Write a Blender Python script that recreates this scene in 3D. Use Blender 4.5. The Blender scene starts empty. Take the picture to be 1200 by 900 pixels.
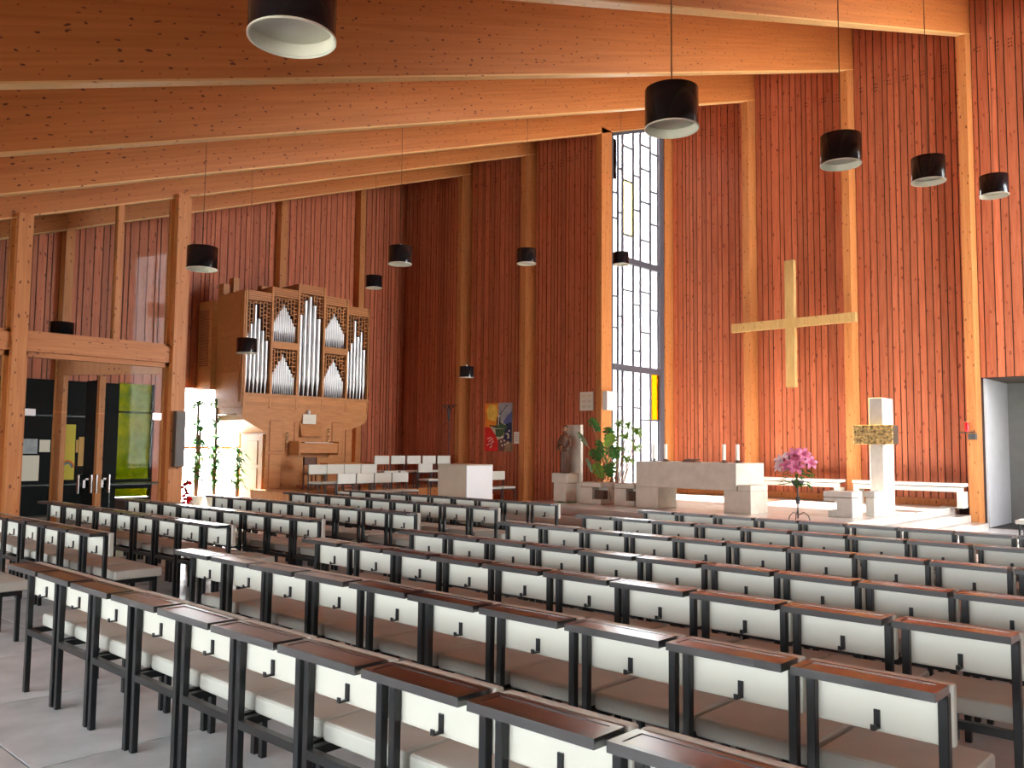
import bpy, bmesh, math, random
from mathutils import Vector, Matrix
random.seed(7)
sc = bpy.context.scene
C = sc.collection

# ------------------------------------------------------------------ camera
cam_d = bpy.data.cameras.new('camera'); cam = bpy.data.objects.new('camera', cam_d); C.objects.link(cam)
cam_d.sensor_width = 36.0; cam_d.lens = 36.0 * 1001.8 / 1200.0; cam_d.clip_end = 300
CR, CU, CF = Vector((.73444837, .6785916, .00995178)), Vector((.04301945, -.06118476, .99719895)), Vector((-.67729973, .73196302, .07412969))
cam.matrix_world = Matrix(((CR.x, CU.x, -CF.x, 0), (CR.y, CU.y, -CF.y, 0), (CR.z, CU.z, -CF.z, 1.67), (0, 0, 0, 1)))
sc.camera = cam
# ------------------------------------------------------------------ world, sun, exposure
SKY = 9.0
w = bpy.data.worlds.new('sky'); sc.world = w; w.use_nodes = True
bg = w.node_tree.nodes['Background']; bg.inputs[0].default_value = (.93, .97, 1.0, 1); bg.inputs[1].default_value = SKY
sun_d = bpy.data.lights.new('sun', 'SUN'); sun_d.energy = 36; sun_d.angle = math.radians(2.0); sun_d.color = (1, .95, .86)
sun = bpy.data.objects.new('sun', sun_d); C.objects.link(sun)
sun.rotation_euler = Vector((.75, -.08, -.66)).to_track_quat('-Z', 'Y').to_euler(); sun.location = (-40, 20, 40)
sc.view_settings.view_transform = 'Standard'; sc.view_settings.look = 'None'
sc.view_settings.exposure = 1.45; sc.view_settings.gamma = 1.0; sc.view_settings.use_curve_mapping = False
sc.cycles.use_denoising = True; sc.cycles.max_bounces = 10; sc.cycles.diffuse_bounces = 8; sc.cycles.glossy_bounces = 4
sc.cycles.transparent_max_bounces = 16; sc.cycles.caustics_reflective = False; sc.cycles.caustics_refractive = False
sc.cycles.sample_clamp_indirect = 10

def portal(name, centre, normal, sx, sy):
    d = bpy.data.lights.new(name, 'AREA'); d.shape = 'RECTANGLE'; d.size = sx; d.size_y = sy
    d.cycles.is_portal = True
    o = bpy.data.objects.new(name, d); C.objects.link(o); o.location = centre
    n = Vector(normal); z = -n; y = Vector((0, 0, 1)); x = y.cross(z)
    o.matrix_world = Matrix(((x.x, y.x, z.x, centre[0]), (x.y, y.y, z.y, centre[1]), (x.z, y.z, z.z, centre[2]), (0, 0, 0, 1)))
portal('portal_altar_window', (-13.5, 19.4, 5.8), (1, 0, 0), 2.3, 10.6)
portal('portal_organ_window', (-21.9, 11.75, 1.6), (1, 0, 0), 2.45, 3.1)
portal('portal_entrance_glazing', (-7.9, -3.75, 1.9), (0, 1, 0), 20.8, 1.1)
portal('portal_side_glazing', (3.0, 17.8, 5.7), (-1, 0, 0), 5.9, 9.9)

# ------------------------------------------------------------------ materials
def lin(r, g, b):
    f = lambda v: v / 12.92 if v <= .04045 else ((v + .055) / 1.055) ** 2.4
    return (f(r / 255), f(g / 255), f(b / 255), 1)
MATS = {}
def mat(name, col, rough=.6, metal=0.0, spec=.5, noise=None, bump=0.0, **kw):
    m = bpy.data.materials.new(name); m.use_nodes = True; nt = m.node_tree; b = nt.nodes['Principled BSDF']
    if len(col) == 3: col = (*col, 1)
    b.inputs['Base Color'].default_value = col; b.inputs['Roughness'].default_value = rough; b.inputs['Metallic'].default_value = metal
    b.inputs['Specular IOR Level'].default_value = spec
    if noise:
        sc_, amt = noise
        tc = nt.nodes.new('ShaderNodeTexCoord'); n = nt.nodes.new('ShaderNodeTexNoise'); n.inputs['Scale'].default_value = sc_; n.inputs['Detail'].default_value = 5
        nt.links.new(tc.outputs['Object'], n.inputs['Vector'])
        r = nt.nodes.new('ShaderNodeMapRange'); r.inputs[3].default_value = 1 - amt; r.inputs[4].default_value = 1 + amt; r.inputs[1].default_value = .3; r.inputs[2].default_value = .7
        nt.links.new(n.outputs['Fac'], r.inputs[0])
        mx = nt.nodes.new('ShaderNodeVectorMath'); mx.operation = 'SCALE'; mx.inputs[0].default_value = col[:3]
        nt.links.new(r.outputs[0], mx.inputs['Scale']); nt.links.new(mx.outputs[0], b.inputs['Base Color'])
        if bump:
            bp = nt.nodes.new('ShaderNodeBump'); bp.inputs['Strength'].default_value = bump; bp.inputs['Distance'].default_value = .01
            nt.links.new(n.outputs['Fac'], bp.inputs['Height']); nt.links.new(bp.outputs[0], b.inputs['Normal'])
    MATS[name] = m; return m

def wood(name, c_light, c_dark, knot_uv, grain_scale, knot=.11, rough=.55, var=.25, knot_col=(.03, .008, .004), spec=.35):
    """board / glulam timber: long grain, per-piece tone, scattered knots. scales are per-axis in object space"""
    m = bpy.data.materials.new(name); m.use_nodes = True; nt = m.node_tree; N = nt.nodes; L = nt.links; b = N['Principled BSDF']
    tc = N.new('ShaderNodeTexCoord'); oi = N.new('ShaderNodeObjectInfo')
    off = N.new('ShaderNodeVectorMath'); off.operation = 'SCALE'; off.inputs[0].default_value = (37.1, 53.7, 71.9); L.new(oi.outputs['Random'], off.inputs['Scale'])
    add = N.new('ShaderNodeVectorMath'); add.operation = 'ADD'; L.new(tc.outputs['Object'], add.inputs[0]); L.new(off.outputs[0], add.inputs[1])
    def scaled(s):
        v = N.new('ShaderNodeVectorMath'); v.operation = 'MULTIPLY'; v.inputs[1].default_value = s; L.new(add.outputs[0], v.inputs[0]); return v.outputs[0]
    g = N.new('ShaderNodeTexNoise'); g.inputs['Scale'].default_value = 1; g.inputs['Detail'].default_value = 6; g.inputs['Distortion'].default_value = .25; L.new(scaled(grain_scale), g.inputs['Vector'])
    ramp = N.new('ShaderNodeMix'); ramp.data_type = 'RGBA'; ramp.inputs['A'].default_value = (*c_dark, 1); ramp.inputs['B'].default_value = (*c_light, 1)
    mr = N.new('ShaderNodeMapRange'); mr.inputs[1].default_value = .32; mr.inputs[2].default_value = .66; L.new(g.outputs['Fac'], mr.inputs[0]); L.new(mr.outputs[0], ramp.inputs['Factor'])
    vr = N.new('ShaderNodeMapRange'); vr.inputs[3].default_value = 1 - var; vr.inputs[4].default_value = 1 + var; L.new(oi.outputs['Random'], vr.inputs[0])
    sv = N.new('ShaderNodeVectorMath'); sv.operation = 'SCALE'; L.new(ramp.outputs['Result'], sv.inputs[0]); L.new(vr.outputs[0], sv.inputs['Scale'])
    out = sv.outputs[0]
    if knot:
        (U, V) = knot_uv; uv = N.new('ShaderNodeCombineXYZ')
        for k_, vec in enumerate((U, V)):
            dt = N.new('ShaderNodeVectorMath'); dt.operation = 'DOT_PRODUCT'; dt.inputs[1].default_value = vec; L.new(add.outputs[0], dt.inputs[0]); L.new(dt.outputs['Value'], uv.inputs[k_])
        nz = N.new('ShaderNodeTexNoise'); nz.inputs['Scale'].default_value = 1.7; L.new(uv.outputs[0], nz.inputs['Vector'])
        wob = N.new('ShaderNodeVectorMath'); wob.operation = 'MULTIPLY_ADD'; wob.inputs[1].default_value = (.5, .5, 0); L.new(nz.outputs['Color'], wob.inputs[0]); L.new(uv.outputs[0], wob.inputs[2])
        vo = N.new('ShaderNodeTexVoronoi'); vo.voronoi_dimensions = '2D'; vo.inputs['Scale'].default_value = 1; L.new(wob.outputs[0], vo.inputs['Vector'])
        # knot size differs from knot to knot
        sepc = N.new('ShaderNodeSeparateColor'); L.new(vo.outputs['Color'], sepc.inputs[0])
        kr = N.new('ShaderNodeMath'); kr.operation = 'MULTIPLY'; kr.inputs[1].default_value = knot; L.new(sepc.outputs[0], kr.inputs[0])
        lt = N.new('ShaderNodeMath'); lt.operation = 'SUBTRACT'; L.new(kr.outputs[0], lt.inputs[0]); L.new(vo.outputs['Distance'], lt.inputs[1])
        km = N.new('ShaderNodeMapRange'); km.inputs[1].default_value = -.03; km.inputs[2].default_value = .015; L.new(lt.outputs[0], km.inputs[0])
        kx = N.new('ShaderNodeMix'); kx.data_type = 'RGBA'; L.new(km.outputs[0], kx.inputs['Factor']); L.new(out, kx.inputs['A']); kx.inputs['B'].default_value = (*knot_col, 1)
        out = kx.outputs['Result']
    L.new(out, b.inputs['Base Color']); b.inputs['Roughness'].default_value = rough; b.inputs['Specular IOR Level'].default_value = spec
    MATS[name] = m; return m

def glass(name, tint=(1, 1, 1), gloss=.08, rough=.02, pattern=None, fres=.8):
    m = bpy.data.materials.new(name); m.use_nodes = True; nt = m.node_tree; N = nt.nodes; L = nt.links
    N.remove(N['Principled BSDF']); o = N['Material Output']
    t = N.new('ShaderNodeBsdfTransparent'); t.inputs[0].default_value = (*tint, 1)
    g = N.new('ShaderNodeBsdfGlossy'); g.inputs['Roughness'].default_value = rough
    mx = N.new('ShaderNodeMixShader')
    fr = N.new('ShaderNodeFresnel'); fr.inputs[0].default_value = 1.45
    mm = N.new('ShaderNodeMath'); mm.operation = 'MULTIPLY_ADD'; mm.inputs[1].default_value = fres; mm.inputs[2].default_value = gloss * .5; L.new(fr.outputs[0], mm.inputs[0])
    L.new(mm.outputs[0], mx.inputs[0]); L.new(t.outputs[0], mx.inputs[1]); L.new(g.outputs[0], mx.inputs[2]); L.new(mx.outputs[0], o.inputs[0])
    if pattern:
        tc = N.new('ShaderNodeTexCoord'); n = N.new('ShaderNodeTexNoise'); n.inputs['Scale'].default_value = pattern[0]; n.inputs['Detail'].default_value = 8; L.new(tc.outputs['Object'], n.inputs['Vector'])
        n2 = N.new('ShaderNodeTexNoise'); n2.inputs['Scale'].default_value = 1.6; L.new(tc.outputs['Object'], n2.inputs['Vector'])
        cr = N.new('ShaderNodeValToRGB'); e = cr.color_ramp.elements
        for i, (p, c) in enumerate(pattern[1]):
            el = e[i] if i < 2 else e.new(p); el.position = p; el.color = (*c, 1)
        ad = N.new('ShaderNodeMath'); ad.operation = 'MULTIPLY_ADD'; ad.inputs[1].default_value = .45; L.new(n.outputs['Fac'], ad.inputs[0])
        hm = N.new('ShaderNodeMath'); hm.operation = 'MULTIPLY'; hm.inputs[1].default_value = .55; L.new(n2.outputs['Fac'], hm.inputs[0]); L.new(hm.outputs[0], ad.inputs[2])
        L.new(ad.outputs[0], cr.inputs[0]); L.new(cr.outputs[0], t.inputs[0])
    MATS[name] = m; return m

wood('board', (.54, .165, .078), (.41, .108, .048), ((6.5, 6.5, 0), (0, 0, 3.0)), (26, 26, 1.6), knot=.13, rough=.5, var=.20, knot_col=(.24, .058, .026))
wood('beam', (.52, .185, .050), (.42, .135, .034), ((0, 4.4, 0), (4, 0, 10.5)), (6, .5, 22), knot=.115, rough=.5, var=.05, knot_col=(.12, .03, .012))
wood('beam_lit_underside', (.74, .45, .19), (.66, .38, .15), ((0, 3.6, 0), (9, 0, 9)), (22, .6, 22), knot=.08, rough=.45, var=.04, knot_col=(.25, .10, .04))  # beam wood with the floor's bounced light put into the colour
wood('column', (.55, .225, .072), (.46, .165, .047), ((8, 8, 0), (0, 0, 4.0)), (22, 22, 1.2), knot=.11, rough=.5, var=.06, knot_col=(.18, .05, .016))
wood('rail', (.58, .235, .078), (.48, .17, .05), ((0, 4, 0), (8, 0, 8)), (22, 1.2, 22), knot=.10, rough=.5, var=.06, knot_col=(.18, .05, .016))
wood('organ_wood', (.54, .24, .085), (.46, .19, .06), (1, 1, 1), (14, 3, 14), knot=0, rough=.45, var=.08)
wood('cross_wood', (.52, .34, .13), (.44, .27, .095), ((6, 6, 0), (0, 0, 3)), (16, 16, 2), knot=.09, rough=.5, var=.02, knot_col=(.30, .13, .04))
wood('fret_wood', (.34, .105, .05), (.26, .075, .035), (1, 1, 1), (20, 20, 20), knot=0, rough=.5, var=.05)
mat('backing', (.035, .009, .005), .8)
mat('steel', (.011, .012, .013), .34, .0, .4)
mat('ledge_steel', (.012, .012, .013), .3, .0, .6)
mat('steel_dull', (.05, .052, .055), .45)
mat('panel_white', (.63, .63, .55), .45, noise=(3, .03))
mat('cushion', (.52, .53, .47), .5, noise=(6, .05))
wood('ledge_inset', (.085, .026, .016), (.055, .016, .010), (1, 1, 1), (6, 40, 10), knot=0, rough=.3, var=.15, spec=.6)
for nm in ('ledge_steel', 'ledge_inset'):
    if nm in MATS: b = MATS[nm].node_tree.nodes['Principled BSDF']; b.inputs['Coat Weight'].default_value = 1.0; b.inputs['Coat Roughness'].default_value = .20; b.inputs['Coat IOR'].default_value = 1.7
mat('marble_floor', (.62, .66, .67), .26, noise=(2.3, .20), spec=.5)
mat('joint', (.06, .06, .06), .9)
mat('stone', (.56, .49, .40), .55, noise=(5, .10), bump=.15)
mat('stone_white', (.58, .55, .49), .5, noise=(9, .07), bump=.2)
mat('stone_platform', (.56, .51, .46), .18, noise=(2.5, .12), spec=.5)
mat('white_paint', (.68, .68, .67), .6)
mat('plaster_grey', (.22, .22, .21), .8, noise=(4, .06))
mat('plaster_light', (.66, .66, .68), .7, noise=(4, .04))
mat('lamp_black', (.008, .009, .011), .16, spec=.35)
mat('lamp_inner', (.72, .70, .60), .5)
mat('lamp_diffuser', (.62, .60, .52), .45)
mat('chrome', (.75, .75, .75), .18, 1.0)
mat('pipe_metal', (.60, .60, .60), .36, 1.0, noise=(3, .10))
mat('bronze', (.42, .27, .10), .4, .6, noise=(17, .85), bump=1.0)
mat('bronze_dark', (.10, .07, .05), .5, .5)
mat('candle', (.85, .80, .66), .5)
mat('red_glass', (.62, .010, .015), .2)
mat('slate', (.007, .009, .010), .7, spec=.12)
mat('paper', (.78, .74, .62), .7)
mat('paper_yellow', (.62, .52, .06), .7)
mat('paper_tan', (.55, .33, .10), .7)
mat('leaf', (.055, .17, .035), .4, noise=(9, .35))
mat('leaf_pale', (.16, .28, .16), .4, noise=(9, .3))
mat('leaf_bright', (.20, .36, .05), .45, noise=(9, .3))
for nm in ('leaf', 'leaf_pale', 'leaf_bright', 'petal_pink', 'petal_white'):
    if nm not in MATS: continue
    nt = MATS[nm].node_tree; b = nt.nodes['Principled BSDF']; tr = nt.nodes.new('ShaderNodeBsdfTranslucent'); mx = nt.nodes.new('ShaderNodeMixShader'); mx.inputs[0].default_value = .45
    src = b.inputs['Base Color'].links[0].from_socket; nt.links.new(src, tr.inputs[0]); nt.links.new(b.outputs[0], mx.inputs[1]); nt.links.new(tr.outputs[0], mx.inputs[2]); nt.links.new(mx.outputs[0], nt.nodes['Material Output'].inputs[0])
mat('stem_brown', (.24, .11, .05), .7)
mat('soil', (.10, .05, .03), .9, noise=(30, .5))
mat('petal_pink', (.64, .17, .30), .5, noise=(25, .35))
mat('petal_white', (.82, .66, .68), .5, noise=(25, .2))
mat('bud_dark', (.22, .03, .06), .5)
mat('statue_wood', (.115, .042, .018), .5, noise=(8, .25))
mat('skin_wood', (.20, .085, .04), .5)
mat('ground', (.42, .42, .38), .9, noise=(.6, .2))
mat('window_metal', (.085, .085, .105), .5)
mat('lectern_beige', (.52, .44, .33), .5, noise=(3, .06))
for nm, c in dict(art_orange=(.86, .30, .03), art_yellow=(.86, .60, .10), art_cream=(.62, .55, .36), art_grey=(.36, .39, .42), art_blue=(.10, .13, .30), art_navy=(.02, .025, .07),
                  art_red=(.74, .02, .015), art_brown=(.17, .08, .055), art_green=(.06, .12, .05), art_tan=(.34, .22, .12), art_white=(.82, .80, .70), art_black=(.02, .02, .02)).items():
    mat(nm, c, .6, noise=(7, .18))
glass('clear_glass', (1, 1, 1), .10)
glass('partition_glass', (.88, .90, .88), .002, fres=.07)
glass('pane_yellow', (.97, .92, .45), .05)
glass('pane_amber', (.75, .38, .02), .05)
glass('pane_dark', (.10, .10, .11), .05)
glass('pane_green', (.1, .1, .02), .0, fres=.03, pattern=(9, [(.30, (.085, .065, .001)), (.44, (.060, .072, .001)), (.54, (.10, .095, .002)), (.66, (.13, .115, .008))]))

# ------------------------------------------------------------------ mesh helpers
class MB:
    def __init__(s): s.v = []; s.f = []; s.sm = []
    def add(s, vs, fs, smooth=False):
        k = len(s.v); s.v += [tuple(p) for p in vs]; s.f += [tuple(i + k for i in f) for f in fs]; s.sm += [smooth] * len(fs); return s
    def box(s, x0, x1, y0, y1, z0, z1, M=None):
        vs = [Vector((x, y, z)) for z in (z0, z1) for y in (y0, y1) for x in (x0, x1)]
        if M: vs = [M @ v for v in vs]
        return s.add(vs, [(0, 2, 3, 1), (4, 5, 7, 6), (0, 1, 5, 4), (2, 6, 7, 3), (0, 4, 6, 2), (1, 3, 7, 5)])
    def hexa(s, pts): return s.add(pts, [(0, 2, 3, 1), (4, 5, 7, 6), (0, 1, 5, 4), (2, 6, 7, 3), (0, 4, 6, 2), (1, 3, 7, 5)])
    def tube(s, pts, r, n=8, smooth=True, cap=True):
        pts = [Vector(p) for p in pts]; rs = r if isinstance(r, (list, tuple)) else [r] * len(pts); k = len(s.v); rings = []
        for i, p in enumerate(pts):
            d = (pts[min(i + 1, len(pts) - 1)] - pts[max(i - 1, 0)]).normalized()
            a = d.cross(Vector((0, 0, 1)));
            if a.length < .05: a = d.cross(Vector((1, 0, 0)))
            a.normalize(); b = d.cross(a)
            rings.append([p + (a * math.cos(2 * math.pi * j / n) + b * math.sin(2 * math.pi * j / n)) * rs[i] for j in range(n)])
        vs = [q for rg in rings for q in rg]; fs = []
        for i in range(len(pts) - 1):
            for j in range(n): fs.append((i * n + j, i * n + (j + 1) % n, (i + 1) * n + (j + 1) % n, (i + 1) * n + j))
        s.add(vs, fs, smooth)
        if cap: s.add(rings[0], [tuple(range(n - 1, -1, -1))]); s.add(rings[-1], [tuple(range(n))])
        return s
    def lathe(s, prof, n=20, c=(0, 0, 0), sx=1, sy=1, smooth=True, capb=True, capt=True):
        vs = [(c[0] + r * sx * math.cos(2 * math.pi * j / n), c[1] + r * sy * math.sin(2 * math.pi * j / n), c[2] + z) for r, z in prof for j in range(n)]
        fs = [(i * n + j, i * n + (j + 1) % n, (i + 1) * n + (j + 1) % n, (i + 1) * n + j) for i in range(len(prof) - 1) for j in range(n)]
        s.add(vs, fs, smooth)
        if capb: s.add(vs[:n], [tuple(range(n - 1, -1, -1))])
        if capt: s.add(vs[-n:], [tuple(range(n))])
        return s
    def prism(s, poly, d0, d1, axis):
        """extrude a 2D outline along an axis: axis X -> poly is (y,z), Y -> (x,z), Z -> (x,y)"""
        def P(p, d): return {'X': (d, p[0], p[1]), 'Y': (p[0], d, p[1]), 'Z': (p[0], p[1], d)}[axis]
        n = len(poly); vs = [P(p, d0) for p in poly] + [P(p, d1) for p in poly]
        return s.add(vs, [tuple(range(n)), tuple(range(2 * n - 1, n - 1, -1))] + [(i, i + n, (i + 1) % n + n, (i + 1) % n) for i in range(n)])
    def ball(s, c, r, sx=1, sy=1, sz=1, n=12):
        pr = [(max(1e-4, math.sin(math.pi * i / 8)), -math.cos(math.pi * i / 8)) for i in range(9)]
        return s.add([(c[0] + r * sx * a * math.cos(2 * math.pi * j / n), c[1] + r * sy * a * math.sin(2 * math.pi * j / n), c[2] + r * sz * b) for a, b in pr for j in range(n)],
                     [(i * n + j, i * n + (j + 1) % n, (i + 1) * n + (j + 1) % n, (i + 1) * n + j) for i in range(8) for j in range(n)], True)
    def mesh(s, name, m, bevel=0, seg=2):
        me = bpy.data.meshes.new(name); me.from_pydata(s.v, [], s.f)
        for p, q in zip(me.polygons, s.sm): p.use_smooth = q
        bm = bmesh.new(); bm.from_mesh(me)
        if bevel:
            bmesh.ops.bevel(bm, geom=list(bm.edges), offset=bevel, segments=seg, affect='EDGES', profile=.6, clamp_overlap=True)
            if seg > 1:
                for f in bm.faces: f.smooth = f.calc_area() < .004
        bmesh.ops.recalc_face_normals(bm, faces=bm.faces)
        bm.to_mesh(me); bm.free(); me.materials.append(MATS[m]); return me
    def build(s, name, m, parent=None, loc=None, bevel=0, seg=2):
        return link(name, s.mesh(name, m, bevel, seg), parent, loc)
def link(name, me, parent=None, loc=None):
    o = bpy.data.objects.new(name, me); C.objects.link(o)
    if parent: o.parent = parent
    if loc: o.location = loc
    return o
def tag(o, label, cat, group=None):
    o['label'] = label; o['category'] = cat
    if group: o['group'] = group
    return o
def thing(name, label, cat, loc=(0, 0, 0), rz=0, group=None):
    o = bpy.data.objects.new(name, None); C.objects.link(o); o.location = loc; o.rotation_euler = (0, 0, rz); o.empty_display_size = .1
    return tag(o, label, cat, group)
def struct(o, label=None):
    o['kind'] = 'structure'
    if label: o['label'] = label
    return o
def copy_tree(o, parent=None):
    c = o.copy(); C.objects.link(c); c.parent = parent
    for ch in list(o.children): copy_tree(ch, c)
    return c
def bx(name, m, x0, x1, y0, y1, z0, z1, parent=None, bevel=0, seg=1):
    """box part with its own centre as origin"""
    c = Vector(((x0 + x1) / 2, (y0 + y1) / 2, (z0 + z1) / 2))
    o = MB().box(x0 - c.x, x1 - c.x, y0 - c.y, y1 - c.y, z0 - c.z, z1 - c.z).build(name, m, parent, bevel=bevel, seg=seg)
    o.location = c - (parent.matrix_world.translation if False else Vector((0, 0, 0))); return o
ORD = ['first', 'second', 'third', 'fourth', 'fifth', 'sixth', 'seventh', 'eighth', 'ninth', 'tenth', 'eleventh', 'twelfth']
ZB, MB_ = 3.89, .3465                       # underside of the sloping frames: z = ZB + MB_*y
def under(y): return ZB + MB_ * y
FX = dict(f=-5.44, a=-8.12, b=-10.79, c=-13.40, d=-16.05, e=-18.66)   # far face of each timber frame
FW = .19; W1, W2, WX = 18.10, 21.12, -21.60  # wall faces; organ wall
YB, XR = -3.5, 2.7                           # entrance wall, side wall
ZP = .45                                     # sanctuary platform

# ------------------------------------------------------------------ floor
floor = struct(bx('floor', 'joint', -22.0, 8.0, -4.2, 24.0, -.30, -.012), 'pale grey stone slab floor of the church')
slab_cache = {}
def slab(x0, x1, y0, y1):
    k = (round(x1 - x0, 3), round(y1 - y0, 3))
    if k not in slab_cache:
        hx, hy = k[0] / 2 - .006, k[1] / 2 - .006
        slab_cache[k] = MB().box(-hx, hx, -hy, hy, -.011, 0).mesh('slab', 'marble_floor')
    o = link('slab', slab_cache[k], floor); o.location = ((x0 + x1) / 2 - floor.location.x, (y0 + y1) / 2 - floor.location.y, 0 - floor.location.z)
SX, SY = 1.34, 1.15
xs = [-4.85 + SX * i for i in range(-12, 8)]
for j in range(-4, 18):
    y0 = 1.66 + SY * j
    if y0 > 20.5: continue
    for i in range(len(xs) - 1):
        if xs[i] > -5 and y0 < -2.5: continue
        slab(xs[i], xs[i + 1], y0, y0 + SY)
o = MB().box(-60, 50, -50, 60, -.5, -.32).build('ground', 'ground'); struct(o, 'pale paved ground outside the church')

# ------------------------------------------------------------------ board-clad walls
def boards(parent, axis, fixed, s0, s1, z0, ztop, sign, widths=None, th=.022):
    """vertical boards of uneven width with open dark joints. axis 'X': wall runs along X at y=fixed; axis 'Y': runs along Y at x=fixed"""
    s = s0
    while s < s1 - .02:
        wd = random.choice((.115, .125, .155, .165, .205, .225)); e = min(s + wd, s1)
        if s1 - e < .08: e = s1
        g = .0115; a, b = s + g, e - g; t = th + random.uniform(-.004, .004)
        zl = z0(s) if callable(z0) else z0
        za, zb = (ztop(a), ztop(b)) if callable(ztop) else (ztop, ztop)
        c = (a + b) / 2; zm = zl
        m = MB(); h = (b - a) / 2
        if axis == 'X':
            m.hexa([(-h, -t * sign, 0), (h, -t * sign, 0), (-h, 0, 0), (h, 0, 0), (-h, -t * sign, za - zm), (h, -t * sign, zb - zm), (-h, 0, za - zm), (h, 0, zb - zm)])
            o = m.build('board', 'board', parent); o.location = (c, fixed, zm)
        else:
            m.hexa([(0, -h, 0), (t * sign, -h, 0), (0, h, 0), (t * sign, h, 0), (0, -h, za - zm), (t * sign, -h, za - zm), (0, h, zb - zm), (t * sign, h, zb - zm)])
            o = m.build('board', 'board', parent); o.location = (fixed, c, zm)
        s = e
def dots(parent, x0, x1, y, zf):
    m = MB(); x = x0 + .15
    while x < x1 - .15:
        n = random.choice((2, 2, 3)); wds = random.choice((2, 2, 3))
        for i in range(wds):
            for j in range(n):
                m.box(x + i * .055 - .011, x + i * .055 + .011, y - .004, y + .02, zf(x) - j * .085 - .011, zf(x) - j * .085 + .011)
        x += random.uniform(.25, .5)
    o = m.build('bolt_heads', 'backing', parent); o['kind'] = 'stuff'

topc = lambda y: under(y) + 1.25
wb = MB(); wb.box(FX['c'] + .0, -5.25, W2, W2 + .2, 0, topc(W2)); wb.box(-5.25, XR + .3, W2, W2 + .2, 3.33, topc(W2)); wb.box(-1.6, XR + .3, W2, W2 + .2, 0, 3.33)
wall_altar = struct(wb.build('wall_altar', 'backing'), 'reddish vertical board wall behind the altar')
for k0, k1 in (('c', 'b'), ('b', 'a'), ('a', 'f')):
    x0, x1 = FX[k0] + FW, FX[k1]
    boards(wall_altar, 'X', W2, x0 + .004, x1 - .004, ZP + .16, topc(W2) - .05, 1)
    dots(wall_altar, x0, x1, W2 - .027, lambda x: under(W2) - .50 + .0 * x)
    bx('base_rail', 'column', x0, x1, W2 - .05, W2, ZP, ZP + .155, wall_altar)
boards(wall_altar, 'X', W2, FX['f'] + FW + .004, XR, 3.33, topc(W2) - .05, 1)
dots(wall_altar, FX['f'] + FW, FX['f'] + FW + 2.4, W2 - .027, lambda x: under(W2) - .30)
# recess behind the right-hand opening
rc = MB(); rc.box(-5.30, -5.20, W2 + .2, W2 + 2.1, 0, 3.33)
struct(rc.build('wall_recess_side', 'plaster_light'), 'pale plaster side of the recess beside the altar wall')
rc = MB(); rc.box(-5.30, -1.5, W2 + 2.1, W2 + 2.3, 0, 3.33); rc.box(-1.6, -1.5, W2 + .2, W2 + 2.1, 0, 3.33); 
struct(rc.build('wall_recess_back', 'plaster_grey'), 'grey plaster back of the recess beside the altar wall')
struct(bx('ceiling_recess', 'bronze_dark', -5.3, -1.5, W2 + .2, W2 + 2.3, 3.335, 3.45), 'dark soffit of the recess beside the altar wall')
struct(bx('trim_1', 'bronze_dark', -4.75, -1.6, W2 + 1.96, W2 + 2.10, 3.03, 3.33), 'dark lintel band inside the recess')

wb = MB().box(WX - .2, FX['c'] + .02, W1, W1 + .2, 0, topc(W1))
wall_side = struct(wb.build('wall_choir', 'backing'), 'reddish vertical board wall behind the choir seats')
for a, b in ((WX + .03, FX['e']), (FX['e'] + FW, FX['d']), (FX['d'] + FW, FX['c'])):
    boards(wall_side, 'X', W1, a + .004, b - .004, 0.0, topc(W1) - .05, 1)
    dots(wall_side, a, b, W1 - .027, lambda x: under(W1) - .45)

OW0, OW1, OWZ = 10.52, 13.0, 3.16            # window beside the organ
YW0, YW1, YWZ = 8.93, 9.84, 3.18            # yellow-green window in the foyer
def ww(y0, y1, z0, z1, m):                  # wall slab of the organ wall with sloping head
    m.hexa([(WX - .2, y0, z0), (WX, y0, z0), (WX - .2, y1, z0), (WX, y1, z0), (WX - .2, y0, z1 or topc(y0)), (WX, y0, z1 or topc(y0)), (WX - .2, y1, z1 or topc(y1)), (WX, y1, z1 or topc(y1))])
wb = MB(); ww(YB, YW0, 0, None, wb); ww(YW0, YW1, YWZ, None, wb); ww(YW0, YW1, 0, .33, wb); ww(YW1, OW0, 0, None, wb); ww(OW0, OW1, OWZ, None, wb); ww(OW1, W1 + .2, 0, None, wb)
wall_organ = struct(wb.build('wall_organ', 'backing'), 'dark reddish board wall behind the pipe organ')
PY = [1.85, 4.65, 7.44, 10.32, 13.2, 16.0]
prev = -1.0
for py in PY + [W1]:
    y = prev
    for (s0, s1) in ((prev, py),):
        cuts = [s0] + [c for c in (YW0, YW1, OW0, OW1) if s0 < c < s1] + [s1]
        for u, v in zip(cuts[:-1], cuts[1:]):
            mid = (u + v) / 2
            zl = YWZ if YW0 < mid < YW1 else OWZ if OW0 < mid < OW1 else 0.0
            boards(wall_organ, 'Y', WX, u + .004, v - .004, zl, lambda q: topc(q) - .05, 1)
    prev = py + .2
for py in PY:
    z0 = OWZ if OW0 < py < OW1 else 0
    o = MB().hexa([(0, 0, 0), (.30, 0, 0), (0, .2, 0), (.30, .2, 0), (0, 0, topc(py) - z0), (.30, 0, topc(py) - z0), (0, .2, topc(py) - z0), (.30, .2, topc(py) - z0)]).build('post', 'column', wall_organ); o.location = (WX, py, z0)

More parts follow.
